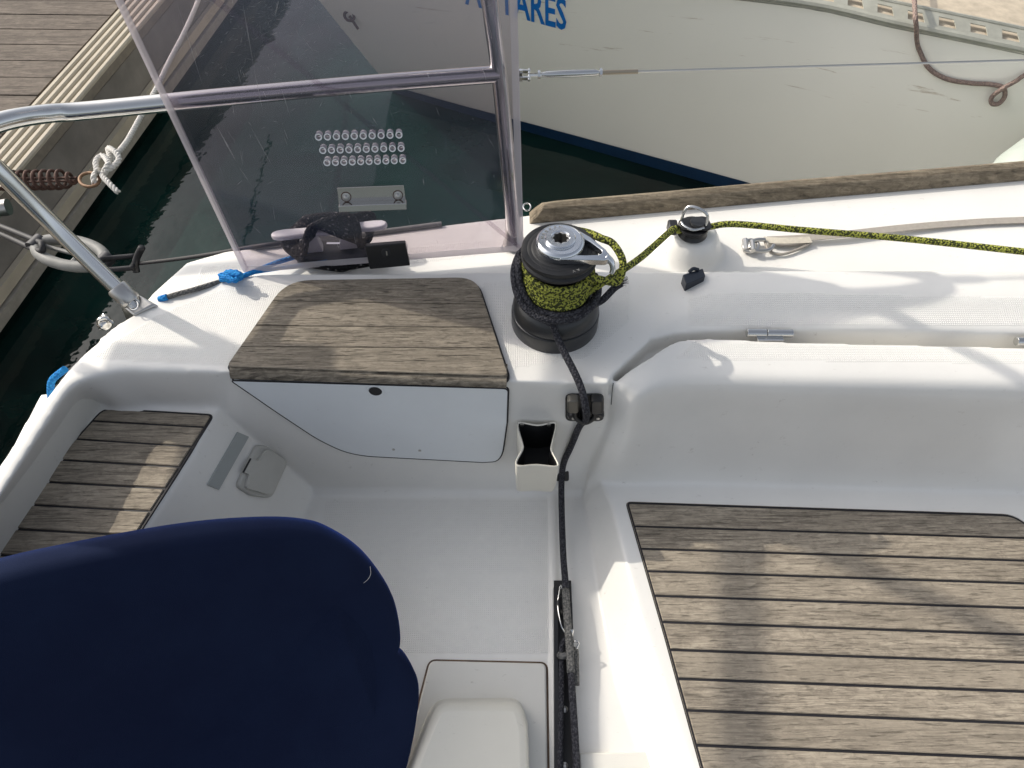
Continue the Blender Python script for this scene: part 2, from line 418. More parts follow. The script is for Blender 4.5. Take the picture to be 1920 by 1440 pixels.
# right seat block
st_ = pz([(1122, 895), (1146, 945), (1160, 1000), (1199, 1150), (1247, 1300), (1300, 1460), (1420, 1800)], ZR)+[Vector((2.0, -.35, ZR)), Vector((2.0, .8, ZR)), P(1500, 890, ZR)]
sb_ = [Vector((p.x, p.y, -.55)) for p in st_]
for i, q in enumerate([(1060+28, 915), (1090, 955), (1098, 1000), (1122, 1150), (1150, 1300), (1205, 1460), (1330, 1800)]):
    w = P(q[0], q[1], ZS); d = w-st_[i]; sb_[i] = w + Vector((d.x, d.y, 0))*.0; sb_[i].z = ZS-.02
for i in (7, 8, 9): sb_[i].z = ZS-.02
add_prism(mb, st_, sb_)
# low step at the foot of the aft wall and rib beside the traveller
rb_ = pz([(1031, 915), (1042, 915), (1048, 1460), (1036, 1460)], ZS+.006)
add_prism(mb, rb_, [p+Vector((0, 0, -.05)) for p in rb_])
fs_ = [P(560, 905, ZS+.02), P(1100, 905, ZS+.02), P(1100, 928, ZS+.003), P(560, 926, ZS+.003)]
add_prism(mb, fs_, [p+Vector((0, 0, -.08)) for p in fs_])
# domed pod for the turning block
add_lathe(mb, [(.0, .062), (.030, .062), (.046, .056), (.056, .040), (.066, .014), (.082, -.010), (.082, -.08), (0, -.08)], P(1292, 470, ZD), n=40)
tmp = bpy.data.meshes.new('tmp'); mb.to_mesh(tmp); mb.free()
to = bpy.data.objects.new('tmp', tmp); COL.objects.link(to)
md = to.modifiers.new('r', 'REMESH'); md.mode = 'VOXEL'; md.voxel_size = .0042
md = to.modifiers.new('s', 'SMOOTH'); md.factor = .5; md.iterations = 8
dg = bpy.context.evaluated_depsgraph_get(); dg.update()
me = bpy.data.meshes.new_from_object(to.evaluated_get(dg))
bpy.data.objects.remove(to)
me.materials.clear(); me.materials.append(GEL)
b5 = bmesh.new(); b5.from_mesh(me); sel = [v for v in b5.verts if v.co.x < -.60 and v.co.z > -.20 and v.co.y < .90 and not (v.co.z < ZL+.004 and v.normal.z > .98)]
for _ in range(22): bmesh.ops.smooth_vert(b5, verts=sel, factor=.5, use_axis_x=True, use_axis_y=True, use_axis_z=True)
b5.to_mesh(me); b5.free()
for p in me.polygons: p.use_smooth = True
def inpoly(x, y, poly):
    c = False; n = len(poly); j = n-1
    for i in range(n):
        if (poly[i].y > y) != (poly[j].y > y) and x < (poly[j].x-poly[i].x)*(y-poly[i].y)/(poly[j].y-poly[i].y)+poly[i].x: c = not c
        j = i
    return c
zones = [(pz([(175, 672), (215, 640), (300, 590), (400, 548), (450, 535), (545, 533), (425, 685)], 0), -.02, .02),
         (pz([(905, 530), (1180, 520), (1180, 600), (1100, 672), (962, 690), (905, 560)], 0), -.02, .02),
         (pz([(1290, 562), (1330, 556), (2400, 575), (2400, 612), (1290, 605)], .01), -.02, .03),
         (pz([(1300, 640), (2400, 662), (2400, 688), (1270, 672)], 0), -.02, .02),
         (pz([(700, 470), (975, 445), (975, 470), (720, 500)], ZD), -.05, -.01),
         (pz([(612, 938), (1026, 938), (1030, 1226), (560, 1226)], ZS), -.45, -.38),
         (pz([(355, 560), (480, 520), (460, 495), (380, 500)], ZD), -.05, -.01)]
at = me.attributes.new('nonskid', 'FLOAT', 'POINT')
for i, v in enumerate(me.vertices):
    x, y, z = v.co; val = 0.0
    for poly, z0, z1 in zones:
        if z0 < z < z1 and inpoly(x, y, poly): val = 1.0; break
    at.data[i].value = val
mo = bpy.data.objects.new('cockpit_moulding', me); COL.objects.link(mo)
def child(o, par=None):
    par = par or boat; o.parent = par; o.matrix_parent_inverse = par.matrix_basis.inverted(); return o
child(mo)
# hull side below the deck edge
edge = [P(-330, 1400, 0), P(-180, 1110, 0), P(-90, 985, 0), P(0, 862, 0), P(50, 790, 0), P(100, 722, 0), P(150, 665, 0), P(215, 608, -.01), P(285, 548, ZD), P(350, 490, ZD), P(425, 469, ZD), P(480, 464, ZD), P(830, 421, ZD), P(990, 402, ZD), P(1400, 371, ZD), P(1920, 332, ZD), P(2500, 290, ZD)]
edge = crom(edge, 5); bm = bmesh.new(); cen = Vector((.4, .2, 0)); rows = []
for k, (dz, ins) in enumerate(((-.02, .012), (-.1, .012), (-.35, .03), (-.7, .10), (-1.1, .3))):
    rows.append([Vector((p.x, p.y, 0)) + (cen-Vector((p.x, p.y, 0))).normalized()*ins + Vector((0, 0, p.z+dz)) for p in edge])
add_grid(bm, rows); fixn(bm)
link('hull', bm, GELS, boat)

# ------------------------------------------------------------------ teak panels
def plank_panel(name, outline, lines, lift, th, mat, gap=.0035, base=.003, frame_w=0.0, parent=None, round_=0):
    """outline: world polygon (planar, z const); lines: list of (A,B) world seam lines; one mesh with two materials"""
    bm = bmesh.new(); o_ = inset(outline, 0)
    add_prism(bm, [p+Vector((0, 0, lift-base)) for p in outline], [p-Vector((0, 0, th)) for p in outline], 1)
    lay = bm.faces.layers.float.new('plank')
    cur = inset(outline, frame_w if frame_w else .0025)
    nrm = Vector((0, 0, 1)); parts = []
    rest = cur
    for A, B in lines:
        d = (B-A).normalized(); n = nrm.cross(d)       # n points +y side
        up = clip(rest, A+n*gap/2, n); lo = clip(rest, A-n*gap/2, -n)
        if len(up) >= 3: parts.append(up)
        rest = lo
    if len(rest) >= 3: parts.append(rest)
    for p in parts:
        jit = random.uniform(-.0004, .0004)
        t = inset(p, .0012) if len(p) > 2 else p
        tt = [q+Vector((0, 0, lift+jit)) for q in t]; mm = [q+Vector((0, 0, lift-.0012+jit)) for q in p]; bb = [q+Vector((0, 0, 0-.0)) for q in p]
        try:
            rv = random.random(); k0 = len(bm.faces)
            for f in add_prism(bm, tt, mm, 0): f[lay] = rv
            add_prism(bm, mm, [q+Vector((0, 0, lift-base-.001)) for q in p], 0)
        except ValueError: pass
    if frame_w:
        a = inset(outline, .001); b = inset(outline, frame_w-gap*.9)
        n = len(a)
        for i in range(n):
            j = (i+1) % n
            q = [a[i], a[j], b[j], b[i]]
            if (q[0]-q[1]).length < 1e-5: continue
            z1 = Vector((0, 0, lift))
            vs = [bm.verts.new(k+z1) for k in q]; f = bm.faces.new(vs)
            if f.normal.z < 0: f.normal_flip()
    return link(name, bm, None, parent or boat, mats=[mat, CAULK], smooth=False)
# right seat
ro = rounded(pz([(2300, 960), (1888, 963), (1172, 941), (1190, 1010), (1245, 1195), (1312, 1440), (1365, 1630), (2300, 1690)], ZR), [0, .0, .008, 0, 0, 0, 0, 0])
ro = rounded([P(2300, 1200, ZR), P(2050, 1100, ZR), P(1905, 965, ZR), P(1172, 941, ZR), P(1245, 1195, ZR), P(1312, 1440, ZR), P(1395, 1700, ZR), P(2300, 1700, ZR)], [0, 0, .03, .012, 0, 0, 0, 0])
sl_ = []
for y in (999, 1041, 1083, 1129, 1178, 1230, 1284, 1343, 1408, 1480, 1560, 1650):
    k = .0305+(y-1000)*.000024
    sl_.append((P(1200, y-k*355, ZR), P(1920, y+k*365, ZR)))
plank_panel('teak_panel', ro, sl_, .004, .004, TEAK, gap=.0048, frame_w=0.006)
# left seat
lo_ = rounded(pz([(194, 765), (403, 777), (330, 893), (255, 1010), (150, 1170), (-130, 1150), (-85, 1068), (48, 928)], ZL), [.02, .014, 0, 0, 0, 0, 0, 0])
ll = []
for a, b in (((165, 790), (400, 803)), ((150, 825), (365, 839)), ((122, 864), (338, 877)), ((92, 905), (308, 917)), ((62, 948), (280, 960)), ((30, 993), (240, 1005)), ((0, 1042), (210, 1053)), ((-30, 1092), (180, 1103))):
    ll.append((P(*a, ZL), P(*b, ZL)))
plank_panel('teak_panel', lo_, ll, .004, .004, TEAK, gap=.0045, frame_w=0.005)
# locker lid (one thick board set, bull-nosed front)
lid = rounded(pz([(540, 533), (893, 527), (954, 712), (428, 694)], .004), [.05, .04, .012, .012], 7)
bm = bmesh.new()
ZT = .012
lines = [(P(510, 571, .004), P(915, 578, .004)), (P(480, 618, .004), P(930, 621, .004)), (P(450, 657, .004), P(945, 660, .004))]
lay = bm.faces.layers.float.new('plank'); rest = lid; pcs = []
for A, B in lines:
    d = (B-A).normalized(); n = Vector((0, 0, 1)).cross(d); pcs.append(clip(rest, A+n*.0005, n)); rest = clip(rest, A-n*.0005, -n)
pcs.append(rest)
for k, p in enumerate(pcs):
    prev = [q+Vector((0, 0, ZT-.001)) for q in inset(p, .0022 if k else .0022)]
    # keep plank-to-plank edges tight, round only outer edge by small multi step
    top = [q+Vector((0, 0, ZT)) for q in inset(p, .0012)]
    rv = random.random()*.8
    for f in add_prism(bm, top, [q+Vector((0, 0, ZT-.0012)) for q in p], 0): f[lay] = rv
    add_prism(bm, [q+Vector((0, 0, ZT-.0012)) for q in p], [q+Vector((0, 0, -.012)) for q in p], 0)
fa_, fb2 = P(430, 696.5, .004), P(952, 714, .004); fe = (fb2-fa_).normalized(); fo = Vector((fe.y, -fe.x, 0)); rr = .013
rows = [[q+fo*(rr*math.sin(a)-.004)+Vector((0, 0, ZT-.004-.0012-rr*1.3*(1-math.cos(a)))) for q in (fa_+fe*.002, fa_.lerp(fb2, .5), fb2-fe*.002)] for a in [k*math.pi/16 for k in range(9)]]
rows = [[q-fo*.03 for q in rows[0]]]+rows+[[q-fo*.03 for q in rows[-1]]]
b4 = bmesh.new(); V_ = add_grid(b4, rows); b4.faces.new([r[0] for r in V_]); b4.faces.new([r[-1] for r in V_]); fixn(b4); t4 = bpy.data.meshes.new('x'); b4.to_mesh(t4); b4.free(); bm.from_mesh(t4)
LID = link('locker_lid', bm, TEAK_LID, boat, smooth=False)
rim = inset(lid, -.004); bm = bmesh.new()
add_prism(bm, [q+Vector((0, 0, .003)) for q in rim], [q+Vector((0, 0, -.006)) for q in rim])
link('lid_seal', bm, CAULK, boat, smooth=False)

# ------------------------------------------------------------------ locker door on the aft wall
wq = P(700, 706, 0); wn1 = Vector((-.034, -1, .045)).normalized()
def WP(px, py, off=.004): return PP(px, py, wq+wn1*off, wn1)
door = [WP(436, 712), WP(952, 727), WP(950, 790), WP(940, 862), WP(905, 864), WP(660, 851), WP(598, 822), WP(520, 770)]
door = rounded(door, [.004, .01, 0, .05, .0, .05, .03, 0], 6)
bm = bmesh.new(); add_prism(bm, [p+wn1*.004 for p in door], [p-wn1*.012 for p in door])
dr = link('locker_door', bm, GELP, boat, bevel=.002)
bm = bmesh.new(); dd = inset(door, -.0032); add_prism(bm, [p-wn1*.001 for p in dd], [p-wn1*.014 for p in dd])
add_tube(bm, [p+wn1*.0028 for p in inset(door, -.0012)], .0015, 6, True); link('door_seal', bm, CAULK, dr, smooth=False)
MW = frame(wn1, (1, 0, 0))
bm = bmesh.new(); c = WP(703, 733, .0085); add_lathe(bm, [(.0165, 0), (.0155, .001), (.0135, .0008), (.0125, -.0004), (0, -.0006)], c, MW, 32)
link('finger_hole', bm, GELP, dr)
bm = bmesh.new(); add_lathe(bm, [(.0125, 0), (.0, .0001)], c+wn1*.0006+Vector((.001, 0, -.001)), MW, 32); link('finger_hole', bm, BLACK, dr)
for q in ((738, 843), (787, 845)):
    bm = bmesh.new(); add_lathe(bm, [(.003, -.001), (.003, .0006), (0, .001)], WP(*q, .0085), MW, 12); link('screw', bm, STEELR, dr)
# grey tape and socket flap on the sloping left wall
sl_n = (T2-T1).cross(B1-T1).normalized()
if sl_n.z < 0: sl_n = -sl_n
def SP(px, py, off=.003): return PP(px, py, T1+sl_n*off, sl_n)
bm = bmesh.new(); q = [SP(446, 810), SP(467, 819), SP(411, 918), SP(389, 909)]
add_prism(bm, q, [p-sl_n*.006 for p in q]); link('grey_tape', bm, STICK, boat, smooth=False)
bm = bmesh.new(); q = rounded([SP(478, 834), SP(500, 836), SP(540, 862), SP(507, 934), SP(470, 930), SP(441, 912)], [.012, .01, .02, .014, .012, .012])
add_prism(bm, [p+sl_n*.006 for p in q], [p-sl_n*.01 for p in q]); fl = link('socket_housing', bm, FLAP, boat, bevel=.004)
bm = bmesh.new(); q = rounded([SP(497, 841, .011), SP(536, 862, .011), SP(505, 929, .011), SP(458, 915, .011), SP(465, 890, .011), SP(456, 886, .011), SP(470, 860, .011), SP(482, 864, .011)], [.008, .016, .012, .008, .002, .002, .002, .002])
add_prism(bm, [p+sl_n*.0045 for p in q], [p-sl_n*.003 for p in q]); link('socket_flap', bm, FLAP, fl, bevel=.0015)
bm = bmesh.new(); add_tube(bm, [SP(456, 886, .012), SP(470, 860, .012)], .0022, 8); link('hinge_pin', bm, BLACK, fl)

# winch handle pocket
PB = .79-.002
def pk(px, py, z): return P(px, py, z)
zo = -.118
op = [P(969, 800, zo), P(976, 791, zo), P(1008, 796, zo), P(1038, 791, zo), P(1044, 800, zo), P(1037, 832, zo), P(1036, 845, zo), P(1048, 870, zo), P(1040, 876, zo), P(1006, 873, zo), P(974, 875, zo), P(966, 866, zo), P(978, 842, zo), P(977, 830, zo)]
op = crom(op, 4, True)
bm = bmesh.new(); cN = sum(op, Vector())/len(op); n = len(op)
inn = inset(op, .0035) if (inset(op, .0035)[0]-cN).length < (op[0]-cN).length else inset(op, -.0035)
wallY = P(1000, 716, 0).y-.012
def low(p, z, sx, back):
    f = (p.z-z)
    y = wallY-.001+(p.y-wallY)*back; return Vector((cN.x+(p.x-cN.x)*sx, min(y, wallY), z))
rings = [[low(p, -.262, .92, .72) for p in op], [low(p, -.20, .97, .92) for p in op], op, [p+Vector((0, 0, .002)) for p in inset(op, .0015)], inn, [low(p, -.2, .9, .8) for p in inn]]
Vr = [[bm.verts.new(p) for p in r] for r in rings]
for a, b in zip(Vr, Vr[1:]):
    for k in range(n):
        f = bm.faces.new((a[k], a[(k+1) % n], b[(k+1) % n], b[k]))
        if b is Vr[-1]: f.material_index = 1
bm.faces.new(Vr[0][::-1]); f = bm.faces.new(Vr[-1]); f.material_index = 1; fixn(bm)
pocket = link('winch_handle_pocket', bm, None, boat, mats=[HOLDER, BLACKM])
for q in ((979, 794.5), (1029, 795)):
    bm = bmesh.new(); add_lathe(bm, [(.004, -.002), (.004, .001), (0, .002)], P(q[0], q[1], zo)+Vector((0, -.003, -.001)), frame((0, -1, .2)), 14); link('screw', bm, STEELR, pocket)

# ------------------------------------------------------------------ winch
WC = P(1040, 601, 0)
winch = bpy.data.objects.new('winch', None); COL.objects.link(winch); winch.location = WC; winch.empty_display_size = .05; child(winch)
winch['label'] = 'black and chrome sheet winch wound with rope'
def lathe_part(name, prof, mat, c=WC, par=None, n=56, M=None, angle=40):
    bm = bmesh.new(); add_lathe(bm, prof, c, M, n); fixn(bm); return link(name, bm, mat, par or winch, angle=angle)
lathe_part('base', [(0, -.003), (.0835, -.003), (.0845, .0), (.0845, .03), (.0835, .033), (.0815, .034), (.0815, .037), (.083, .039), (.0825, .044), (.079, .06), (.070, .072), (.058, .078), (.05, .08), (0, .08)], ANOD)
lathe_part('drum', [(0, .075), (.05, .075), (.047, .09), (.045, .12), (.046, .15), (.052, .162), (.056, .165), (0, .165)], ANOD)
lathe_part('jaw_ring', [(0, .163), (.062, .163), (.067, .166), (.068, .172), (.064, .176), (.066, .178), (.068, .182), (.067, .187), (.060, .189), (.057, .188), (.055, .189), (.050, .1885), (.048, .190), (.043, .190), (0, .190)], BLACKM)
lathe_part('cap', [(0, .188), (.0415, .188), (.043, .191), (.043, .203), (.041, .207), (.038, .2085), (.0372, .2075), (.0365, .2085), (.0265, .2088), (.026, .2098), (.0265, .2125), (.025, .214), (.0165, .214), (.0145, .212), (.0145, .19), (0, .19)], CHROME)
# star socket
bm = bmesh.new(); st = []
for k in range(16):
    a = 2*math.pi*k/16; r = .0145 if k % 2 == 0 else .0112
    st.append(WC+Vector((r*math.cos(a), r*math.sin(a), .2115)))
tv = [bm.verts.new(p) for p in st]; bv = [bm.verts.new(p-Vector((0, 0, .02))) for p in st]; ov = [bm.verts.new(WC+Vector((.016*math.cos(2*math.pi*k/16), .016*math.sin(2*math.pi*k/16), .2128))) for k in range(16)]
for k in range(16):
    j = (k+1) % 16; bm.faces.new((tv[k], tv[j], bv[j], bv[k])); bm.faces.new((tv[k], ov[k], ov[j], tv[j]))
bm.faces.new(bv); link('handle_socket', bm, STEELR, winch, smooth=False)
bm = bmesh.new(); add_lathe(bm, [(.0142, 0), (0, 0)], WC+Vector((0, 0, .1925)), None, 24); link('handle_socket', bm, BLACK, winch)
# stripper arm
tip = P(1138, 487, .188); td = (tip-WC); td.z = 0; tl_ = td.length; td.normalize(); ts = Vector((-td.y, td.x, 0))
def arm(u, v, z): return WC + td*u + ts*v + Vector((0, 0, z))
bm = bmesh.new()
def barp(a, b, w, h, bm=bm):
    d = (b-a).normalized(); M = frame(d, Vector((0, 0, 1)).cross(d)); c = (a+b)/2
    add_box(bm, c, w, h, (b-a).length, M)
outline = [arm(.012, .0425, .204), arm(.045, .030, .203), arm(.078, .012, .200), arm(.088, .004, .198), arm(.09, -.004, .196), arm(.084, -.010, .196), arm(.05, -.028, .202), arm(.012, -.0425, .204)]
inner = [arm(.034, .0235, .2035), arm(.05, .0175, .203), arm(.072, .007, .2005), arm(.0745, .002, .200), arm(.0745, -.001, .200), arm(.070, -.006, .200), arm(.05, -.0165, .202), arm(.034, -.0235, .2035)]
vt = [bm.verts.new(p) for p in outline]; vi = [bm.verts.new(p) for p in inner]
vtb = [bm.verts.new(p-Vector((0, 0, .013))) for p in outline]; vib = [bm.verts.new(p-Vector((0, 0, .013))) for p in inner]
for k in range(8):
    j = (k+1) % 8
    bm.faces.new((vt[k], vt[j], vi[j], vi[k])); bm.faces.new((vtb[k], vib[k], vib[j], vtb[j])); bm.faces.new((vt[k], vtb[k], vtb[j], vt[j])); bm.faces.new((vi[k], vi[j], vib[j], vib[k]))
add_tube(bm, crom([arm(.082, .0, .195), arm(.094, -.002, .187), arm(.099, -.006, .176), arm(.098, -.010, .168)], 5), .0065, 12, rfun=lambda t: 1-.35*t)
fixn(bm); link('stripper_arm', bm, CHROME, winch, bevel=.0025)
# ring lettering on the cap and the jaw ring
def text_mesh(body, size, name='lettering'):
    cu = bpy.data.curves.new('t', 'FONT'); cu.body = body; cu.size = size; cu.align_x = 'CENTER'; cu.resolution_u = 2; cu.offset = .02*size
    o = bpy.data.objects.new('t', cu); COL.objects.link(o); d = bpy.context.evaluated_depsgraph_get(); d.update()
    m = bpy.data.meshes.new_from_object(o.evaluated_get(d)); bpy.data.objects.remove(o); return m
def ring_text(body, size, r, z, a0, mat, spread):
    bm = bmesh.new()
    for i, ch in enumerate(body):
        m = text_mesh(ch, size); a = a0 - i*spread
        M = Matrix.Translation(WC+Vector((r*math.cos(a), r*math.sin(a), z))) @ Matrix.Rotation(a-math.pi/2, 4, 'Z')
        b2 = bmesh.new(); b2.from_mesh(m); b2.transform(M); t_ = bpy.data.meshes.new('x'); b2.to_mesh(t_); b2.free(); bm.from_mesh(t_)
    return link('lettering', bm, mat, winch, smooth=False)
ring_text('HARKEN', .0085, .0285, .2093, R(172), RUBBER, R(17))
ring_text('AV', .008, .060, .1897, R(-62), RUBBER, R(8))

def wp(th, r, z): a = R(th); return WC+Vector((r*math.cos(a), r*math.sin(a), z))
def rope(name, pts, r, mat, label, cat, sub=8, n=10, parent=None, group=None, extra=None, closed=False):
    bm = bmesh.new(); add_tube(bm, crom(pts, sub, closed), r, n, closed)
    if extra: extra(bm)
    o = link(name, bm, mat, parent, angle=None)
    if label: tag(o, label, cat, group)
    return o
# yellow line: from the pod block round the drum
BK = P(1297, 440, .045)
ys = [P(2900, 570, .04), P(2450, 528, .045), P(2050, 486, .05), P(1920, 472, .055), P(1700, 448, .050), P(1500, 431, .052), P(1375, 420, .052), BK+Vector((.03, .022, 0)), BK+Vector((.0, .03, -.0)), BK+Vector((-.025, .012, 0)), P(1262, 430, .055), P(1200, 484, .085), wp(0, .095, .115)]
turns = []
NT = 5
for k in range(0, NT*12+1):
    th = -22-k*30; f = k/(NT*12)
    turns.append(wp(th, .060+.0012*math.sin(k*.9), .103+.054*f + .003*math.sin(R(th*1.0))))
loop = [wp(-22-NT*360-25, .066, .162), wp(-48, .072, .158), wp(-33, .088, .165), P(1160, 520, .16), P(1168, 490, .172), P(1152, 460, .182), wp(18, .085, .186), wp(40, .073, .180), wp(70, .066, .176), wp(100, .062, .174)]
yr = rope('furling_line', ys+turns+[wp(-38, .064, .158), wp(-28, .082, .150), P(1158, 528, .14), P(1168, 492, .165), P(1150, 458, .182), wp(20, .080, .186), wp(45, .070, .181), wp(80, .064, .176), wp(110, .060, .174)], .0068, ROPE_Y, 'yellow and black braided rope wound on the winch and led through the deck block', 'rope', sub=6, n=12)
# second pass of wraps so the drum is fully covered, lower wedge
bm2 = bmesh.new()
# dark grey sheet
gs = [P(1166, 531, .10), wp(-2, .105, .092), wp(-16, .088, .085)]
g = []
for k in range(0, 21):
    th = -30-k*30; f = k/20
    g.append(wp(th, .073+.002*math.sin(k*.7)-.003*f, .080+.016*f))
dg_ = [wp(-30-24*30-0, .066, .10)]
cr_ = [wp(-800, .068, .098), wp(-840, .070, .10), wp(-880, .070, .108), wp(-915, .069, .125), wp(-935, .068, .14)]
g2 = [wp(150, .068, .150), wp(165, .070, .155), wp(185, .072, .145), wp(205, .0735, .12), wp(228, .0745, .10), wp(250, .077, .084), wp(262, .079, .076)]
CL = WP(1096, 748, .03)
sheet = gs+g+[wp(92, .068, .115), wp(95, .067, .140), wp(110, .068, .155), wp(135, .070, .157), wp(160, .073, .148)]+g2[2:]+[P(1043, 628, .055), P(1060, 665, .035), P(1078, 700, .022), P(1092, 735, .005), P(1098, 760, -.03)+Vector((0, -.012, 0)), P(1098, 782, -.085)+Vector((0, -.006, 0)), P(1086, 800, -.12), P(1070, 838, -.2), P(1057, 868, -.27), P(1053, 900, -.34), P(1053, 950, ZS+.03), P(1056, 1040, ZS+.028), P(1061, 1100, ZS+.03)]
rope('sheet', sheet, .0068, ROPE_G, 'dark grey braided rope from the winch down through the cam cleat to the traveller', 'rope', sub=6, n=12)
# second grey strand beside it on the left
rope('sheet', [wp(140, .069, .150), wp(160, .0745, .150), wp(185, .0805, .135), wp(210, .084, .112), wp(232, .084, .096), wp(255, .082, .09), wp(285, .080, .088), wp(315, .079, .092), wp(345, .077, .10), wp(375, .072, .105)], .0066, ROPE_G, 'dark grey braided rope strand lying outermost on the left flank of the winch', 'rope', sub=6, n=12)
# frayed tail
bm = bmesh.new(); t0 = P(1160, 533, .10); dv = (P(1174, 526, .10)-t0).normalized()
for k in range(26):
    o_ = Vector([random.uniform(-1, 1) for _ in range(3)])*.004
    add_tube(bm, [t0+o_*.6, t0+o_+dv*.008, t0+o_*1.9+dv*.016], .0005, 4)
fr = link('frayed_end', bm, ROPE_GS); fr.parent = bpy.data.objects['sheet']; fr.matrix_parent_inverse = Matrix.Identity(4)

# ------------------------------------------------------------------ cam cleat on the wall
cc = bpy.data.objects.new('cam_cleat', None); COL.objects.link(cc); cc.location = WP(1096, 760); child(cc)
def wbox(name, px0, py0, px1, py1, off0, off1, mat, par, rad=.006, bev=.002):
    q = rounded([WP(px0, py0, off0), WP(px1, py0, off0), WP(px1, py1, off0), WP(px0, py1, off0)], rad)
    d = wn1*(off1-off0); bm = bmesh.new(); add_prism(bm, [p+d for p in q], q); return link(name, bm, mat, par, bevel=bev)
wbox('base_plate', 1060, 736, 1132, 786, .0, .006, BLACK, cc, .014)
wbox('cam', 1063, 738, 1085, 762, .006, .024, GREYCAM, cc, .008, .003)
wbox('cam', 1107, 738, 1130, 764, .006, .024, BLACK, cc, .008, .003)
for x in (1075, 1121):
    q = WP(x, 775, .006); bm = bmesh.new(); add_lathe(bm, [(.012, -.003), (.012, .006), (.009, .011), (0, .012)], q, MW, 24); fixn(bm); link('cam_boss', bm, BLACK, cc)
    bm = bmesh.new(); add_lathe(bm, [(.0035, 0), (.0035, .0135), (0, .0145)], q, MW, 12); link('screw', bm, STEELR, cc)
bm = bmesh.new(); add_tube(bm, crom([WP(1078, 768, .014), WP(1080, 783, .018), WP(1096, 792, .02), WP(1113, 783, .018), WP(1117, 768, .014)], 6), .0055, 10); link('fairlead', bm, BLACK, cc)
# lower fairlead clip
bm = bmesh.new(); c = P(1056, 880, -.32)
q = rounded([c+Vector((-.012, .004, .035)), c+Vector((.012, .004, .035)), c+Vector((.014, .0, -.03)), c+Vector((-.016, .0, -.03))], .006)
add_prism(bm, [p+Vector((0, -.014, 0)) for p in q], [p+Vector((0, .03, 0)) for p in q]); q = [c+Vector((.010, .006, .03)), c+Vector((.03, .006, .036)), c+Vector((.016, .006, .01))]
add_prism(bm, q, [p+Vector((0, .012, 0)) for p in q]); fixn(bm); link('rope_guide', bm, BLACK, boat, bevel=.003)

# ------------------------------------------------------------------ traveller track on the sole
tv_ = bpy.data.objects.new('traveller', None); COL.objects.link(tv_); tv_.location = P(1056, 1200, ZS); child(tv_)
zt = ZS+.004
def strip(name, l0, l1, z0, z1, mat, par, bev=.001, parent=None):
    q = [P(l0[0][0], l0[0][1], z1), P(l1[0][0], l1[0][1], z1), P(l1[1][0], l1[1][1], z1), P(l0[1][0], l0[1][1], z1)]
    bm = bmesh.new(); add_prism(bm, q, [p+Vector((0, 0, z0-z1)) for p in q]); return link(name, bm, mat, par, bevel=bev)
strip('track_bed', ((1038, 1088), (1040, 1700)), ((1071, 1088), (1094, 1700)), ZS, ZS+.006, BLACKM, tv_)
strip('track_side', ((1038, 1100), (1040, 1700)), ((1046, 1100), (1052, 1700)), ZS+.006, ZS+.02, BLACK, tv_)
strip('track_side', ((1066, 1130), (1080, 1700)), ((1073, 1130), (1093, 1700)), ZS+.006, ZS+.02, BLACK, tv_)
bm = bmesh.new(); q = P(1058, 1135, ZS+.02)
add_lathe(bm, [(0, -.008), (.017, -.008), (.02, -.004), (.016, 0), (.02, .004), (.017, .008), (0, .008)], q, frame((.9, 0, .45)), 32)
fixn(bm); link('sheave', bm, BLACK, tv_)
bm = bmesh.new(); add_tube(bm, crom([P(1050, 1100, ZS+.03), P(1046, 1135, ZS+.03), P(1052, 1170, ZS+.028), P(1058, 1185, ZS+.02)], 6), .0016, 8); add_tube(bm, [P(1052, 1098, ZS+.028), P(1056, 1104, ZS+.034)], .0025, 8); link('wire_clip', bm, STEEL, tv_)
bm = bmesh.new(); add_tube(bm, crom([P(1066, 1214, ZS+.03), P(1072, 1180, ZS+.045)], 4), .005, 12); add_tube(bm, crom([P(1070, 1208, ZS+.036), P(1078, 1202, ZS+.045), P(1085, 1206, ZS+.045), P(1081, 1216, ZS+.04)], 5), .0018, 8)
link('shackle', bm, STEEL, tv_)
for y in (1330, 1436):
    bm = bmesh.new(); add_lathe(bm, [(.006, 0), (.006, .002), (.003, .003), (.0025, .001), (0, .001)], P(1059, y, ZS+.006), None, 16); link('screw', bm, STEELR, tv_)
# ropes on the track
rope('traveller_line', [P(1059, 1080, ZS+.034), P(1062, 1130, ZS+.04), P(1066, 1180, ZS+.042), P(1069, 1230, ZS+.04), P(1073, 1300, ZS+.034), P(1078, 1380, ZS+.03), P(1082, 1470, ZS+.03), P(1084, 1600, ZS+.03)], .0068, ROPE_G, 'dark rope lying lengthways on the right side of the sole track', 'rope', n=12)
rope('chafe_sleeve', [P(1060.5, 1105, ZS+.0375), P(1063, 1150, ZS+.0415), P(1067, 1200, ZS+.0425), P(1070.5, 1262, ZS+.038)], .0076, ROPE_GS, None, None, n=12, parent=bpy.data.objects['traveller_line'])
rope('control_line', [P(1070, 1212, ZS+.03), P(1060, 1200, ZS+.03), P(1053, 1215, ZS+.026), P(1053, 1245, ZS+.024), P(1052, 1330, ZS+.02), P(1050, 1440, ZS+.02), P(1050, 1600, ZS+.02)], .0055, ROPE_G, 'thinner grey rope looped back along the left side of the sole track', 'rope', n=10)
rope('chafe_sleeve', [P(1049, 1228, ZS+.026), P(1056, 1230, ZS+.034), P(1068, 1226, ZS+.032), P(1078, 1220, ZS+.028), P(1079, 1250, ZS+.026), P(1080, 1285, ZS+.024)], .0068, ROPE_GS, None, None, n=12, parent=bpy.data.objects['control_line'])

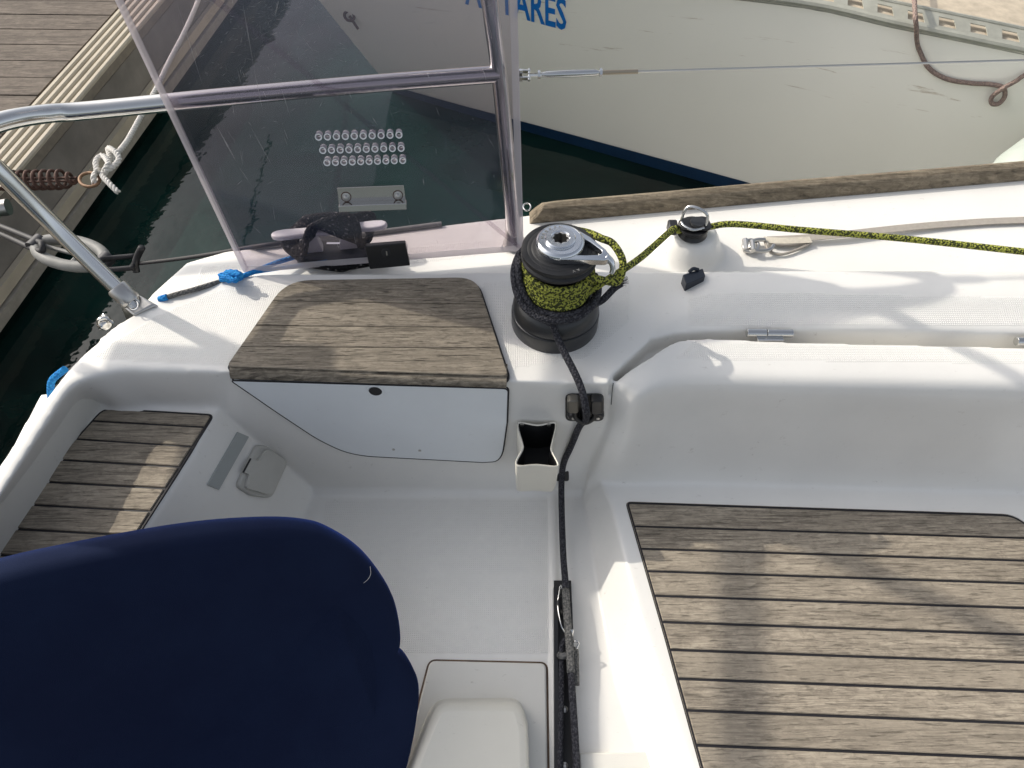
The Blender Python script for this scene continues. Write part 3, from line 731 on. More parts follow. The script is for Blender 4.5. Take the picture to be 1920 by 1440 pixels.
# ------------------------------------------------------------------ hatch and helm box at the bottom
bm = bmesh.new(); q = rounded([P(806, 1238, ZS+.008), P(1024, 1243, ZS+.008), P(1030, 1700, ZS+.008), P(700, 1700, ZS+.008), P(790, 1300, ZS+.008)], [.012, .012, 0, 0, 0])
add_prism(bm, q, [p+Vector((0, 0, -.012)) for p in q]); link('sole_hatch', bm, GELS, boat, bevel=.004)
bm = bmesh.new(); q2 = inset(q, -.004); add_prism(bm, [p+Vector((0, 0, -.0065)) for p in q2], [p+Vector((0, 0, -.012)) for p in q2]); link('hatch_seal', bm, mat_plain('brown_sealant', (.12, .075, .045), .7, var=.5), boat, smooth=False)
bm = bmesh.new(); zt_ = ZS+.07
t = [P(822, 1318, zt_), P(975, 1318, zt_), P(988, 1370, zt_), P(1000, 1700, zt_), P(700, 1700, zt_), P(770, 1440, zt_), P(803, 1360, zt_)]
b_ = [P(820, 1308, ZS+.006), P(974, 1306, ZS+.006), P(990, 1350, ZS+.006), P(1000, 1640, ZS+.006), P(700, 1640, ZS+.006), P(760, 1440, ZS+.006), P(800, 1335, ZS+.006)]
t = rounded(t, [.02, .02, 0, 0, 0, 0, 0]); b_ = rounded(b_, [.022, .022, 0, 0, 0, 0, 0])
add_prism(bm, t, b_); link('helm_box', bm, HOLDER, boat, bevel=.014)
# front recess ledge bottom right
bm = bmesh.new(); q = [P(1086, 1412, ZS+.012), P(1222, 1408, ZS+.012), P(1300, 1700, ZS+.012), P(1100, 1700, ZS+.012)]
add_prism(bm, q, [p+Vector((0, 0, -.02)) for p in q]); link('sole_hatch', bm, GELS, boat, bevel=.003)

# ------------------------------------------------------------------ groove hinges, stopper, small items
def hinge(px0, px1, py):
    a = P(px0, py, .0); b = P(px1, py+1, .0); d = (b-a); M = frame(d, (0, 0, 1))
    bm = bmesh.new(); add_tube(bm, [a, a.lerp(b, .42)], .0085, 16); add_tube(bm, [a.lerp(b, .44), b], .0080, 16)
    add_box(bm, (a+b)/2+Vector((0, -.009, -.004)), .05, .016, .003)
    return link('hinge', bm, STEEL, boat, bevel=.0006)
hinge(1400, 1486, 624); hinge(1905, 1990, 640)
bm = bmesh.new(); c0 = P(1300, 520, .018)
q = rounded([P(1280, 515, .03), P(1318, 503, .03), P(1323, 518, .03), P(1287, 533, .03)], .003)
add_prism(bm, q, [p+Vector((0, 0, -.03)) for p in q]); add_tube(bm, crom([P(1292, 510, .031), P(1300, 504, .034), P(1310, 506, .031)], 4), .004, 8)
link('drain_plug', bm, mat_plain('navy_plastic', (.012, .018, .03), .4), boat, bevel=.003)

# ------------------------------------------------------------------ turning block on the pod
blk = bpy.data.objects.new('deck_block', None); COL.objects.link(blk); blk.location = P(1292, 430, .06); child(blk)
BC = P(1297, 440, .031)
bm = bmesh.new(); add_lathe(bm, [(0, 0), (.028, 0), (.031, .004), (.027, .010), (.026, .014), (.031, .020), (.030, .024), (0, .024)], BC, None, 40); fixn(bm); link('sheave', bm, BLACK, blk)
bm = bmesh.new()
ck = rounded([BC+Vector((-.036, .012, .0)), BC+Vector((.03, .026, 0)), BC+Vector((.036, -.02, 0)), BC+Vector((-.03, -.018, 0))], .018)
add_prism(bm, [p+Vector((0, 0, .031)) for p in ck], [p+Vector((0, 0, .026)) for p in ck]); link('cheek', bm, BLACK, blk, bevel=.0015)
bm = bmesh.new(); add_lathe(bm, [(0, 0), (.014, 0), (.0165, .001), (.015, .005), (0, .006)], BC+Vector((.006, 0, .031)), None, 24); fixn(bm); link('pivot_cap', bm, ANOD, blk)
bm = bmesh.new(); add_box(bm, BC+Vector((-.043, .004, .016)), .02, .026, .024); link('knob', bm, BLACK, blk, bevel=.004)
a = BC+Vector((-.027, .006, .030)); b = BC+Vector((.021, -.010, .030))
bm = bmesh.new(); add_tube(bm, crom([a, a+Vector((.001, .001, .022)), a.lerp(b, .2)+Vector((0, .006, .036)), a.lerp(b, .6)+Vector((0, .004, .038)), b+Vector((-.002, .002, .028)), b], 6), .0032, 12)
add_tube(bm, crom([a, a+Vector((.004, -.014, 0)), a.lerp(b, .5)+Vector((-.004, -.018, 0)), b+Vector((-.004, -.004, 0))], 6), .003, 10); link('bail', bm, STEEL, blk)

# ------------------------------------------------------------------ toe rail
tr = [P(x, y, ZD) for x, y in ((993, 420), (1200, 402), (1450, 379), (1700, 358), (1920, 339), (2400, 298))]
tr = crom(tr, 4); bm = bmesh.new(); rows = []
for i, p in enumerate(tr):
    sc = .0 if i == 0 else 1
    pr = [(-.020, 0), (-.018, .017), (-.010, .031), (.004, .037), (.016, .031), (.021, .014), (.021, 0)]
    rows.append([p+Vector(((.026*v/.03 if i == 0 else 0), u+.02, v)) for u, v in pr])
V = add_grid(bm, rows); bm.faces.new(V[0]); fixn(bm)
link('toe_rail', bm, TEAK_RAIL, boat, bevel=.002)
bm = bmesh.new(); add_tube(bm, [P(480, 464, ZD+.004), P(650, 443, ZD+.004), P(828, 420, ZD+.004)], .006, 10); link('rubbing_strake', bm, RUBBER, boat)
bm = bmesh.new(); add_tube(bm, crom([P(988+7*math.cos(a), 388+7*math.sin(a), ZD+.03) for a in [k*math.pi/4 for k in range(8)]], 3, True), .0018, 8, True); link('ring', bm, STEEL, boat)

# ------------------------------------------------------------------ pushpit rail
pp = bpy.data.objects.new('pushpit', None); COL.objects.link(pp); pp.location = P(240, 572, 0); child(pp)
ZRL = .312
railp = [P(268, 588, -.015), P(225, 545, .03), P(0, 322, .245), P(-60, 270, .285), P(-58, 240, .305), P(0, 226, ZRL), P(80, 212, ZRL), P(170, 207, ZRL), P(420, 182, ZRL), P(700, 155, ZRL), P(930, 136, ZRL)]
leg = [P(268, 588, -.015), P(225, 545, .03), P(110, 432, .15), P(0, 322, .27)]
rl = [P(0, 322, .27)]+[P(-38, 290, .305), P(-50, 262, .335), P(-28, 240, .348), P(20, 224, .343), P(90, 213, .325), P(170, 207, ZRL), P(420, 182, ZRL), P(700, 157, ZRL), P(936, 139, ZRL)]
bm = bmesh.new(); add_tube(bm, crom(leg+rl[1:], 8), .016, 20); link('rail', bm, STEEL, pp)
up_top = P(936, 139, ZRL); up_bot = P(965, 440, .0); ud = (up_top-up_bot).normalized()
bm = bmesh.new(); add_tube(bm, crom([up_bot+Vector((0, 0, -.02)), up_bot.lerp(up_top, .5), up_top, Vector((-.04, 1.31, .45)), Vector((-.05, 1.36, .60))], 6), .0155, 20); link('upright', bm, STEEL, pp)
# weld collar, sockets
bm = bmesh.new(); add_lathe(bm, [(.019, -.005), (.021, 0), (.021, .03), (.0185, .034), (.016, .034)], P(243, 562, .012), frame(P(110, 432, .14)-P(225, 545, .03)), 28); link('socket', bm, STEELR, pp)
bm = bmesh.new(); fb = P(262, 590, -.03)
add_prism(bm, [P(222, 566, .012), P(262, 552, .012), P(290, 570, .008), P(250, 592, .004)], [P(235, 600, -.04), P(262, 568, -.04), P(318, 585, -.02), P(262, 606, -.04)]); fixn(bm); link('foot', bm, STEELR, pp, bevel=.004)
bm = bmesh.new(); add_tube(bm, crom([P(250+9*math.cos(a), 572+9*math.sin(a), .018) for a in [k*math.pi/4 for k in range(8)]], 3, True), .0012, 6, True); link('ring', bm, STEEL, pp)
bm = bmesh.new(); c = up_bot+Vector((0, 0, -.03))
add_prism(bm, rounded([c+Vector((-.035, -.02, .004)), c+Vector((.02, -.022, .004)), c+Vector((.03, .02, .004)), c+Vector((-.015, .025, .004))], .01), rounded([c+Vector((-.035, -.02, -.004)), c+Vector((.02, -.022, -.004)), c+Vector((.03, .02, -.004)), c+Vector((-.015, .025, -.004))], .01))
add_lathe(bm, [(.028, 0), (.02, .02), (.016, .045), (.0155, .06), (.0125, .06)], c, frame(ud), 24); link('foot', bm, STEELR, pp, bevel=.001)
bm = bmesh.new(); bmesh.ops.create_icosphere(bm, subdivisions=2, radius=.015, matrix=Matrix.Translation(P(196, 606, -.04)))
add_tube(bm, crom([P(190, 600, -.03), P(196, 592, -.02), P(206, 600, -.03)], 5), .004, 8); add_tube(bm, crom([P(188, 615, -.05), P(185, 600, -.02), P(200, 596, -.02), P(213, 606, -.03)], 4), .0035, 8)
link('shackle', bm, STEEL, boat)

# ------------------------------------------------------------------ lifeline
ll_ = thing('lifeline', 'thin steel guard wire with a turnbuckle running right from the clear board', 'wire', P(980, 141, ZRL))
LA, LB = P(978, 140, ZRL+.005), P(1920, 113, ZRL+.01)
def la(px, py): return P(px, py, ZRL+.005)
bm = bmesh.new(); add_tube(bm, [la(1192, 134), la(1500, 125), LB, P(2500, 99, ZRL+.01)], .0022, 8); link('wire', bm, STEELR, ll_)
bm = bmesh.new(); dd_ = (la(1125, 136)-la(1015, 140)); M = frame(dd_); Lh = dd_.length
add_lathe(bm, [(0, 0), (.004, 0), (.0045, .004), (.006, .01), (.0068, Lh*.5), (.006, Lh-.01), (.0045, Lh-.004), (.004, Lh), (0, Lh)], la(1015, 140), M, 20); fixn(bm); link('turnbuckle_body', bm, STEEL, ll_)
bm = bmesh.new(); add_tube(bm, [la(990, 140.5), la(1016, 140)], .0035, 8); link('threaded_rod', bm, STEEL, ll_)
for q in ((1008, 140), (1124, 136)):
    bm = bmesh.new(); add_lathe(bm, [(0, 0), (.0075, 0), (.0075, .005), (0, .005)], la(*q), M, 6); fixn(bm); link('lock_nut', bm, STEEL, ll_, smooth=False)
bm = bmesh.new(); add_tube(bm, [la(1128, 136), la(1196, 134)], .0042, 12); link('swage', bm, mat_steel('bronze_swage', .35, (.42, .36, .28)), ll_)
bm = bmesh.new(); add_box(bm, la(984, 134)+Vector((0, 0, 0)), .022, .004, .007); add_box(bm, la(984, 147), .022, .004, .007); add_tube(bm, [la(992, 130), la(992, 151)], .003, 8); add_box(bm, la(976, 141), .008, .008, .022); link('toggle_fork', bm, STEEL, ll_, bevel=.0008)

# ------------------------------------------------------------------ acrylic washboard
BQ = Vector((0, 1.143, 0)); BN = Vector((.122, -1, .30)).normalized()   # plane y = 1.143+.122x+.3z
def BP(px, py, off=0.0): return PP(px, py, BQ+BN*off, BN)
TH = .013
wb = thing('washboard', 'clear scratched acrylic hatch board with vent holes, leaning on the steel rail', 'hatch board', BP(720, 495))
def mat_acrylic():
    m, t, b = nodes('acrylic'); out = t.nodes['Material Output']; t.nodes.remove(b)
    v = coords(t)
    tr_ = N(t, 'ShaderNodeBsdfTransparent'); tr_.inputs[0].default_value = (.84, .80, .825, 1)
    gl = N(t, 'ShaderNodeBsdfGlossy', Roughness=.06); gl.inputs[0].default_value = (.9, .9, 1, 1)
    df = N(t, 'ShaderNodeBsdfDiffuse'); df.inputs[0].default_value = (.44, .50, .62, 1)
    fr_ = N(t, 'ShaderNodeFresnel', IOR=1.49)
    m1 = t.nodes.new('ShaderNodeMixShader'); m2 = t.nodes.new('ShaderNodeMixShader')
    haze = noise(t, v, 4, 5, .6)
    st = t.nodes.new('ShaderNodeMapping'); st.inputs['Scale'].default_value = (180, 12, 12); st.inputs['Rotation'].default_value = (0, R(25), 0); t.links.new(v, st.inputs[0])
    sc = noise(t, st.outputs[0], 1, 3, .6)
    st2 = t.nodes.new('ShaderNodeMapping'); st2.inputs['Scale'].default_value = (14, 12, 150); st2.inputs['Rotation'].default_value = (0, R(-32), 0); t.links.new(v, st2.inputs[0])
    sc2 = noise(t, st2.outputs[0], 1, 3, .6)
    sm = math_(t, 'ADD', ramp(t, sc, [(.68, 0), (.76, .25)]).outputs[0], ramp(t, sc2, [(.69, 0), (.77, .25)]).outputs[0])
    fac = math_(t, 'ADD', math_(t, 'MULTIPLY', ramp(t, haze, [(.3, .3), (.75, 1)]).outputs[0], .065), math_(t, 'MULTIPLY', sm, .5))
    t.links.new(fac, m1.inputs[0]); t.links.new(tr_.outputs[0], m1.inputs[1]); t.links.new(df.outputs[0], m1.inputs[2])
    t.links.new(math_(t, 'MULTIPLY', fr_.outputs[0], 1.0), m2.inputs[0]); t.links.new(m1.outputs[0], m2.inputs[1]); t.links.new(gl.outputs[0], m2.inputs[2])
    t.links.new(m2.outputs[0], out.inputs[0]); return m
def mat_frost(name, col, a):
    m, t, b = nodes(name); out = t.nodes['Material Output']; t.nodes.remove(b)
    tr_ = N(t, 'ShaderNodeBsdfTransparent'); tr_.inputs[0].default_value = (.85, .8, .82, 1)
    df = N(t, 'ShaderNodeBsdfDiffuse'); df.inputs[0].default_value = (*col, 1)
    tl2 = N(t, 'ShaderNodeBsdfTranslucent'); tl2.inputs[0].default_value = (*col, 1)
    ad = t.nodes.new('ShaderNodeMixShader'); ad.inputs[0].default_value = .5
    t.links.new(df.outputs[0], ad.inputs[1]); t.links.new(tl2.outputs[0], ad.inputs[2])
    m1 = t.nodes.new('ShaderNodeMixShader'); m1.inputs[0].default_value = a
    t.links.new(tr_.outputs[0], m1.inputs[1]); t.links.new(ad.outputs[0], m1.inputs[2]); t.links.new(m1.outputs[0], out.inputs[0]); return m
ACR = mat_acrylic(); FROST = mat_frost('acrylic_edge', (.80, .76, .76), .62); FROSTW = mat_plain('drilled_edge', (.88, .88, .88), .7, var=.02)
SCR = mat_frost('scratch', (.75, .73, .70), .55)
tA, tB = BP(215, 0), BP(970, 0)
cA, cB = BP(457, 512), BP(982, 470)
tA2 = cA + (tA-cA)*1.35; tB2 = cB+(tB-cB)*1.35
fr4 = rounded([cA, cB, tB2, tA2], .006, 3)
bm = bmesh.new(); bk = [p-BN*TH for p in fr4]
fv = [bm.verts.new(p) for p in fr4]; bv = [bm.verts.new(p) for p in bk]
iv = [bm.verts.new(p) for p in inset(fr4, .0135)]
if (iv[0].co-sum(fr4, Vector())/len(fr4)).length > (fr4[0]-sum(fr4, Vector())/len(fr4)).length: print('INSET WRONG WAY')
bm.faces.new(iv); bm.faces.new(bv[::-1])
for i in range(len(fv)):
    j = (i+1) % len(fv); f = bm.faces.new((fv[i], fv[j], iv[j], iv[i])); f.material_index = 1
for i in range(len(fv)):
    j = (i+1) % len(fv); f = bm.faces.new((fv[i], bv[i], bv[j], fv[j])); f.material_index = 1
fixn(bm)
def scratch(a, b, w):
    d = (b-a).normalized(); s_ = d.cross(BN).normalized()*w/2
    f = bm.faces.new([bm.verts.new(a-s_*.2+BN*.0006), bm.verts.new(a.lerp(b, .5)-s_+BN*.0006), bm.verts.new(b+BN*.0006), bm.verts.new(a.lerp(b, .5)+s_+BN*.0006)]); f.material_index = 2
for (x0, y0, x1, y1, w) in ((455, 5, 475, 120, .0012), (475, 122, 492, 205, .0009), (330, 0, 380, 160, .0007), (406, 236, 445, 306, .0022), (446, 310, 470, 345, .001), (470, 238, 510, 310, .001), (523, 0, 515, 32, .0018), (528, 168, 545, 220, .0009), (793, 333, 795, 348, .0016), (600, 378, 605, 398, .001), (560, 60, 590, 100, .0006), (640, 40, 700, 130, .0006)):
    scratch(BP(x0, y0), BP(x1, y1), w)
for _ in range(110):
    x, y = random.uniform(330, 950), random.uniform(5, 460)
    if x < 235+y*.47+40: continue
    a = random.choice((-1.1, -.9, -1.25, .4, -1.0, -.6)) + random.uniform(-.2, .2); l = random.uniform(3, 34)
    scratch(BP(x, y), BP(x+l*math.cos(a)*.6, y-l*math.sin(a)), random.uniform(.0002, .0006))
for _ in range(240):
    x, y = random.gauss(500, 70), abs(random.gauss(70, 70))+4
    if x < 240+y*.47+40 or y > 420: continue
    a = random.gauss(.5, .7); l = random.uniform(3, 16)
    scratch(BP(x, y), BP(x+l*math.cos(a), y-l*math.sin(a)), random.uniform(.0002, .0005))
link('pane', bm, None, wb, smooth=False, mats=[ACR, FROST, SCR])
MB_ = frame(BN, (1, 0, 0))
first = None
for r_, (y0, y1, x0, x1) in enumerate(((257, 253, 597, 748), (282, 278, 605, 752), (305, 301, 613, 755))):
    for k in range(10):
        c = BP(x0+(x1-x0)*k/9, y0+(y1-y0)*k/9)
        if first is None:
            bm = bmesh.new(); add_lathe(bm, [(.0066, .0006), (.0060, -TH-.006), (.0044, -TH-.006), (.0044, .0002), (.0066, .0006)], (0, 0, 0), MB_, 20)
            me_ = bpy.data.meshes.new('vent_hole'); bm.to_mesh(me_); bm.free(); me_.materials.append(FROSTW); first = me_
        o = bpy.data.objects.new('vent_hole', first); COL.objects.link(o); o.location = c; child(o, wb)
# bracket handle
def bquad(name, pts, off0, off1, mat, par, bev=.001, rad=0):
    q = [BP(x, y, off0) for x, y in pts]
    if rad: q = rounded(q, rad)
    bm = bmesh.new(); add_prism(bm, [p+BN*(off1-off0) for p in q], q); return link(name, bm, mat, par, bevel=bev)
BRK = mat_steel('bracket_steel', .12, (.55, .54, .52))
br = bquad('pull_bracket', [(632, 352), (757, 347), (762, 384), (637, 390)], .0005, .0025, BRK, wb, .0004)
bquad('bracket_lip', [(636, 379), (762, 374), (762.5, 386), (637, 391)], .0025, .022, BRK, br, .001)
for x, y in ((649, 369), (746, 366)):
    bm = bmesh.new(); add_lathe(bm, [(0, 0), (.0102, 0), (.0102, .0006), (0, .0006)], BP(x, y, .0024), MB_, 20); fixn(bm); link('rust_washer', bm, RUST, br)
    bm = bmesh.new(); add_lathe(bm, [(0, 0), (.0085, 0), (.0085, .0015), (.005, .002), (.005, .006), (.0035, .007), (.0035, .010), (0, .011)], BP(x, y, .0026), MB_, 16); fixn(bm); link('bolt', bm, STEELR, br)
lk = bquad('lock_plate', [(685, 456), (760, 450), (769, 492), (694, 499)], .001, .016, BLACK, wb, .0015, .003)
bm = bmesh.new(); add_lathe(bm, [(0, .001), (.009, .001), (.009, .0), (.010, -.001)], BP(724, 474, .0168), MB_, 24); fixn(bm); link('keyhole', bm, BLACKM, lk)
bm = bmesh.new(); add_box(bm, BP(725, 475, .0185), .0025, .009, .001, MB_); link('keyhole', bm, STEELR, lk)

# ------------------------------------------------------------------ mooring cleat and its ropes
cl = bpy.data.objects.new('mooring_cleat', None); COL.objects.link(cl); cl.location = P(620, 450, ZD); child(cl)
za = .035; A_, B_ = P(508, 443, za), P(727, 421, za)
MC = mat_plain('cleat_aluminium', (.80, .81, .82), .35, var=.05)
bm = bmesh.new(); d = (B_-A_).normalized(); sid = Vector((0, 0, 1)).cross(d)
q = []
Lc = (B_-A_).length
prof = [(0, .0), (.004, .007), (.012, .0115), (.03, .013), (.09, .011), (Lc/2, .012), (Lc-.09, .011), (Lc-.03, .013), (Lc-.012, .0115), (Lc-.004, .007), (Lc, 0)]
poly = [A_+d*u+sid*w for u, w in prof] + [A_+d*u-sid*w for u, w in prof[-2:0:-1]]
add_prism(bm, [p+Vector((0, 0, .006)) for p in poly], [p-Vector((0, 0, .006)) for p in poly])
link('horn', bm, MC, cl, bevel=.004)
bm = bmesh.new()
for u in (.08, Lc-.09):
    c = A_+d*u; add_prism(bm, [c+d*x+sid*y+Vector((0, 0, -.005)) for x, y in ((-.012, -.009), (.012, -.009), (.012, .009), (-.012, .009))], [c+d*x+sid*y+Vector((0, 0, ZD-za)) for x, y in ((-.022, -.014), (.022, -.014), (.022, .014), (-.022, .014))])
link('foot', bm, MC, cl, bevel=.002)
mid = (A_+B_)/2; KR = []
def cx(u, v, z): return mid+d*u+sid*v+Vector((0, 0, z))
for k in range(8):
    o_ = k*.009-.03; z = .004+.0028*k
    zf = .6; KR += [cx(-.07+o_*.3, -.03-.002*k, -.02), cx(-.035, -.012, z*.9), cx(0+o_, 0, z+.012), cx(.05, .016, z*.7), cx(.075+o_*.4, .03+.003*k, -.012), cx(.08, .0, -.024), cx(.06, -.024-.002*k, -.018), cx(.02+o_, -.008, z+.010), cx(-.03, .012, z+.006), cx(-.065, .03+.002*k, -.01), cx(-.088-o_*.4, .004, -.024)]
KR += [cx(-.06, -.05, -.03), cx(0, -.07, -.04), cx(.06, -.065, -.045), cx(.11, -.05, -.05)]
rope('mooring_line', KR, .0072, ROPE_K, 'black flecked rope wound in a bundle on the cleat behind the clear board', 'rope', sub=5, n=10)
bq = []
for k in range(14):
    a = k*2.4; bq.append(P(430+22*math.cos(a)*(1-.02*k)+k*.6, 518+9*math.sin(a), .004+.004*k*.6))
rope('blue_line', [P(600, 470, -.015), P(560, 480, -.012), P(520, 492, -.005), P(480, 508, .002)]+bq, .0052, ROPE_B, 'bright blue thin rope bunched at the deck edge beneath the clear board', 'rope', sub=6)
rope('blue_line', [P(660, 480, -.015), P(620, 488, -.014), P(570, 497, -.01), P(520, 504, -.004), P(470, 512, .004)], .0038, ROPE_B, 'blue rope strand running under the black bundle on the cleat', 'rope')
# grey cord with blue whipping
go_ = thing('fender_line', 'short grey cord with a blue whipped end on the outer deck edge', 'rope', P(345, 550, 0))
bm = bmesh.new(); add_tube(bm, crom([P(305, 560, .0), P(330, 552, .006), P(360, 544, .006), P(400, 532, .002), P(440, 520, -.01)], 6), .0052, 10); link('cord', bm, ROPE_GS, go_)
bm = bmesh.new(); add_tube(bm, crom([P(300, 561, .0), P(306, 559, .004), P(313, 557, .006)], 4), .0066, 12); link('whipping', bm, ROPE_B, go_)
bm = bmesh.new(); add_tube(bm, crom([P(122, 692, -.01), P(100, 710, -.03), P(95, 725, -.05), P(96, 750, -.1)], 5), .0065, 12)
tag(link('blue_fender_rope', bm, ROPE_B), 'blue rope loop just showing outside the left rim', 'rope')

# ------------------------------------------------------------------ jackline on side deck
jk = thing('jackline', 'flat beige webbing strap shackled to the right side deck', 'strap', P(1440, 460, ZD))
zj = ZD+.006
def strap(pts, w, name, mat, par, th=.0015):
    pts = crom(pts, 6); bm = bmesh.new(); T_ = []; U_ = []
    for i, p in enumerate(pts):
        t = (pts[min(i+1, len(pts)-1)]-pts[max(i-1, 0)]).normalized(); s_ = Vector((0, 0, 1)).cross(t).normalized()
        T_.append((p+s_*w/2, p-s_*w/2))
    rows = [[a+Vector((0, 0, th)), b+Vector((0, 0, th)), b, a, a+Vector((0, 0, th))] for a, b in T_]
    add_grid(bm, rows); fixn(bm); return link(name, bm, mat, par, smooth=False)
strap([P(1440, 450, zj), P(1500, 447, zj+.004), P(1580, 440, zj+.006), P(1700, 427, zj+.003), P(1800, 419, zj), P(1920, 413, zj), P(2300, 402, zj), P(2700, 398, zj), P(3100, 402, zj)], .020, 'webbing', WEB, jk)
strap([P(1432, 450, zj+.003), P(1470, 452, zj+.006), P(1520, 450, zj+.005)], .019, 'webbing_fold', mat_plain('webbing_light', (.52, .48, .40), .85, bump_s=.4, bscale=900, var=.1), jk)
bm = bmesh.new()
add_tube(bm, crom([P(1428+22*math.cos(a), 460+11*math.sin(a), zj+.008) for a in [k*math.pi/5 for k in range(9)]], 4), .0045, 10)
add_tube(bm, crom([P(1408+14*math.cos(a), 461+11*math.sin(a), zj+.004) for a in [k*math.pi/4 for k in range(8)]], 4, True), .004, 10, True)
add_tube(bm, [P(1397, 450, zj+.004), P(1399, 470, zj+.004)], .007, 8); add_tube(bm, [P(1410, 452, zj+.012), P(1412, 470, zj+.012)], .0055, 8)
link('shackle', bm, STEELR, jk)
bm = bmesh.new(); add_tube(bm, crom([P(1435, 455, zj+.003), P(1442, 470, zj), P(1462, 477, zj), P(1490, 470, zj), P(1520, 455, zj+.002), P(1480, 459, zj+.004), P(1450, 458, zj+.004)], 6), .003, 8); link('lashing', bm, WEB, jk)

# ------------------------------------------------------------------ blue canvas cover
CQ = P(530, 985, .0); CNn = Vector((.5, -.75, .43)).normalized()
def CP(px, py, off=0): return PP(px, py, CQ+CNn*off, CNn)
sil = [(-420, 1215), (-200, 1140), (0, 1079), (120, 1051), (250, 1025), (350, 1008), (440, 998), (530, 994), (590, 999), (625, 1010), (670, 1036), (705, 1068), (738, 1115), (752, 1160), (757, 1205), (754, 1230), (778, 1256), (791, 1290), (789, 1345), (770, 1440), (735, 1560), (690, 1700), (600, 1850), (300, 1900), (-200, 1900), (-420, 1700)]
def CPz(x, y):
    q = CP(x, y); return q if q.z > -.15 else P(x, y, -.34+.19*math.exp((q.z+.15)/.19))
o3 = crom([CPz(x, y) for x, y in sil], 4, True)
cc_ = CP(250, 1480); bm = bmesh.new(); rings = []
def bulge(s): return .055*(1-s*s)
uu = frame(CNn, (1, 0, 0))
def wr(p, s):
    q = p-cc_; u = q.dot(uu.col[0]); v = q.dot(uu.col[1])
    return .010*math.sin(u*13+v*4)*s + .006*math.sin(v*21-u*9+1.3)*s + .012*math.exp(-((u-.28+v*.25)/.035)**2)*s
for s, off in ((.985, -.055), (1.0, -.045), (1.0, -.03), (.997, -.012), (.988, -.003), (.97, .003), (.93, None), (.85, None), (.75, None), (.62, None), (.48, None), (.33, None), (.16, None)):
    ring = []
    for p in o3:
        q = cc_+(p-cc_)*s
        h = off if off is not None else .003+bulge(s)*.55+wr(q, (1-s)*3 if s > .7 else 1)*.5
        ring.append(bm.verts.new(q+CNn*h))
    rings.append(ring)
n = len(o3)
for a, b in zip(rings, rings[1:]):
    for k in range(n): bm.faces.new((a[k], a[(k+1) % n], b[(k+1) % n], b[k]))
bm.faces.new(rings[-1]); bm.faces.new(rings[0][::-1]); fixn(bm)
def mat_canvas():
    m, t, b = nodes('navy_canvas'); v = coords(t); sx = t.nodes.new('ShaderNodeSeparateXYZ'); t.links.new(v, sx.inputs[0])
    n1 = noise(t, v, 6, 4, .6); c = mix(t, ramp(t, n1, [(.35, 0), (.7, 1)]).outputs[0], (.006, .011, .034), (.008, .015, .042))
    n2 = noise(t, v, 900, 2); c = mix(t, math_(t, 'MULTIPLY', ramp(t, n2, [(.55, 0), (.75, 1)]).outputs[0], .35), c, (.004, .007, .02))
    t.links.new(c, b.inputs['Base Color']); b.inputs['Roughness'].default_value = .9; b.inputs['Specular IOR Level'].default_value = .15
    b.inputs['Sheen Weight'].default_value = .35; b.inputs['Sheen Roughness'].default_value = .35; b.inputs['Sheen Tint'].default_value = (.08, .2, 1, 1)
    bump(t, math_(t, 'ADD', n2, math_(t, 'MULTIPLY', noise(t, v, 9, 3), 3)), b, .4, .001); return m
cov = tag(link('wheel_cover', bm, mat_canvas(), angle=None), 'large navy blue canvas cover over the steering wheel, lower left corner', 'canvas cover')
bm = bmesh.new(); add_tube(bm, crom([CP(694, 1062, .02), CP(695, 1076, .022), CP(690, 1086, .022), CP(682, 1093, .02)], 5), .0004, 5); th = link('loose_thread', bm, ROPE_W, cov)

# ------------------------------------------------------------------ neighbouring yacht
nb = thing('moored_yacht', 'cream hulled yacht with dark blue boot stripe moored alongside, behind the clear board', 'sailboat', P(1350, 345, WZ))
ZH = -.22
she = [P(540, -85, -.13), P(800, -60, -.13), P(1150, -35, -.13), P(1500, 0, -.14), P(1700, 42, -.15), P(1920, 88, -.165), P(2200, 150, -.2), P(2700, 260, -.28)]
wl = [P(743, 170, WZ), P(870, 208, WZ), P(1080, 268, WZ), P(1350, 345, WZ)]
dw = wl[3]-wl[1]; wl += [wl[3]+dw*.35, wl[3]+dw*.75, wl[3]+dw*1.2, wl[3]+dw*2.0]
HN = mat_gelcoat('cream_hull', (.60, .575, .47), .3, ns=False, dirt=.1)
def mat_hull():
    m, t, b = nodes('cream_hull_stained'); v = coords(t)
    st = t.nodes.new('ShaderNodeMapping'); st.inputs['Scale'].default_value = (3, 3, 40); t.links.new(v, st.inputs[0])
    n = noise(t, st.outputs[0], 1, 6, .7, .3); n2 = noise(t, v, 2, 3)
    c = mix(t, ramp(t, n2, [(.3, 0), (.7, 1)]).outputs[0], (.90, .885, .80), (.87, .855, .77))
    sx = t.nodes.new('ShaderNodeSeparateXYZ'); t.links.new(v, sx.inputs[0])
    band = math_(t, 'MULTIPLY', math_(t, 'GREATER_THAN', sx.outputs[2], .50), math_(t, 'LESS_THAN', sx.outputs[2], .72))
    c = mix(t, math_(t, 'MULTIPLY', math_(t, 'MULTIPLY', ramp(t, n, [(.62, 0), (.70, 1)]).outputs[0], .6), band), c, (.33, .24, .14))
    t.links.new(c, b.inputs['Base Color']); b.inputs['Roughness'].default_value = .42; b.inputs['Specular IOR Level'].default_value = .3; return m
bm = bmesh.new(); rows = []
for k in range(13):
    f = k/12; bul = .012*math.sin(math.pi*f)
    rows.append([a.lerp(b, f)+Vector((-.02, -bul if i > 0 else -bul*.3, 0)) for i, (a, b) in enumerate(zip(she, wl))])
rows = [crom(r, 5) for r in rows]
add_grid(bm, rows); 
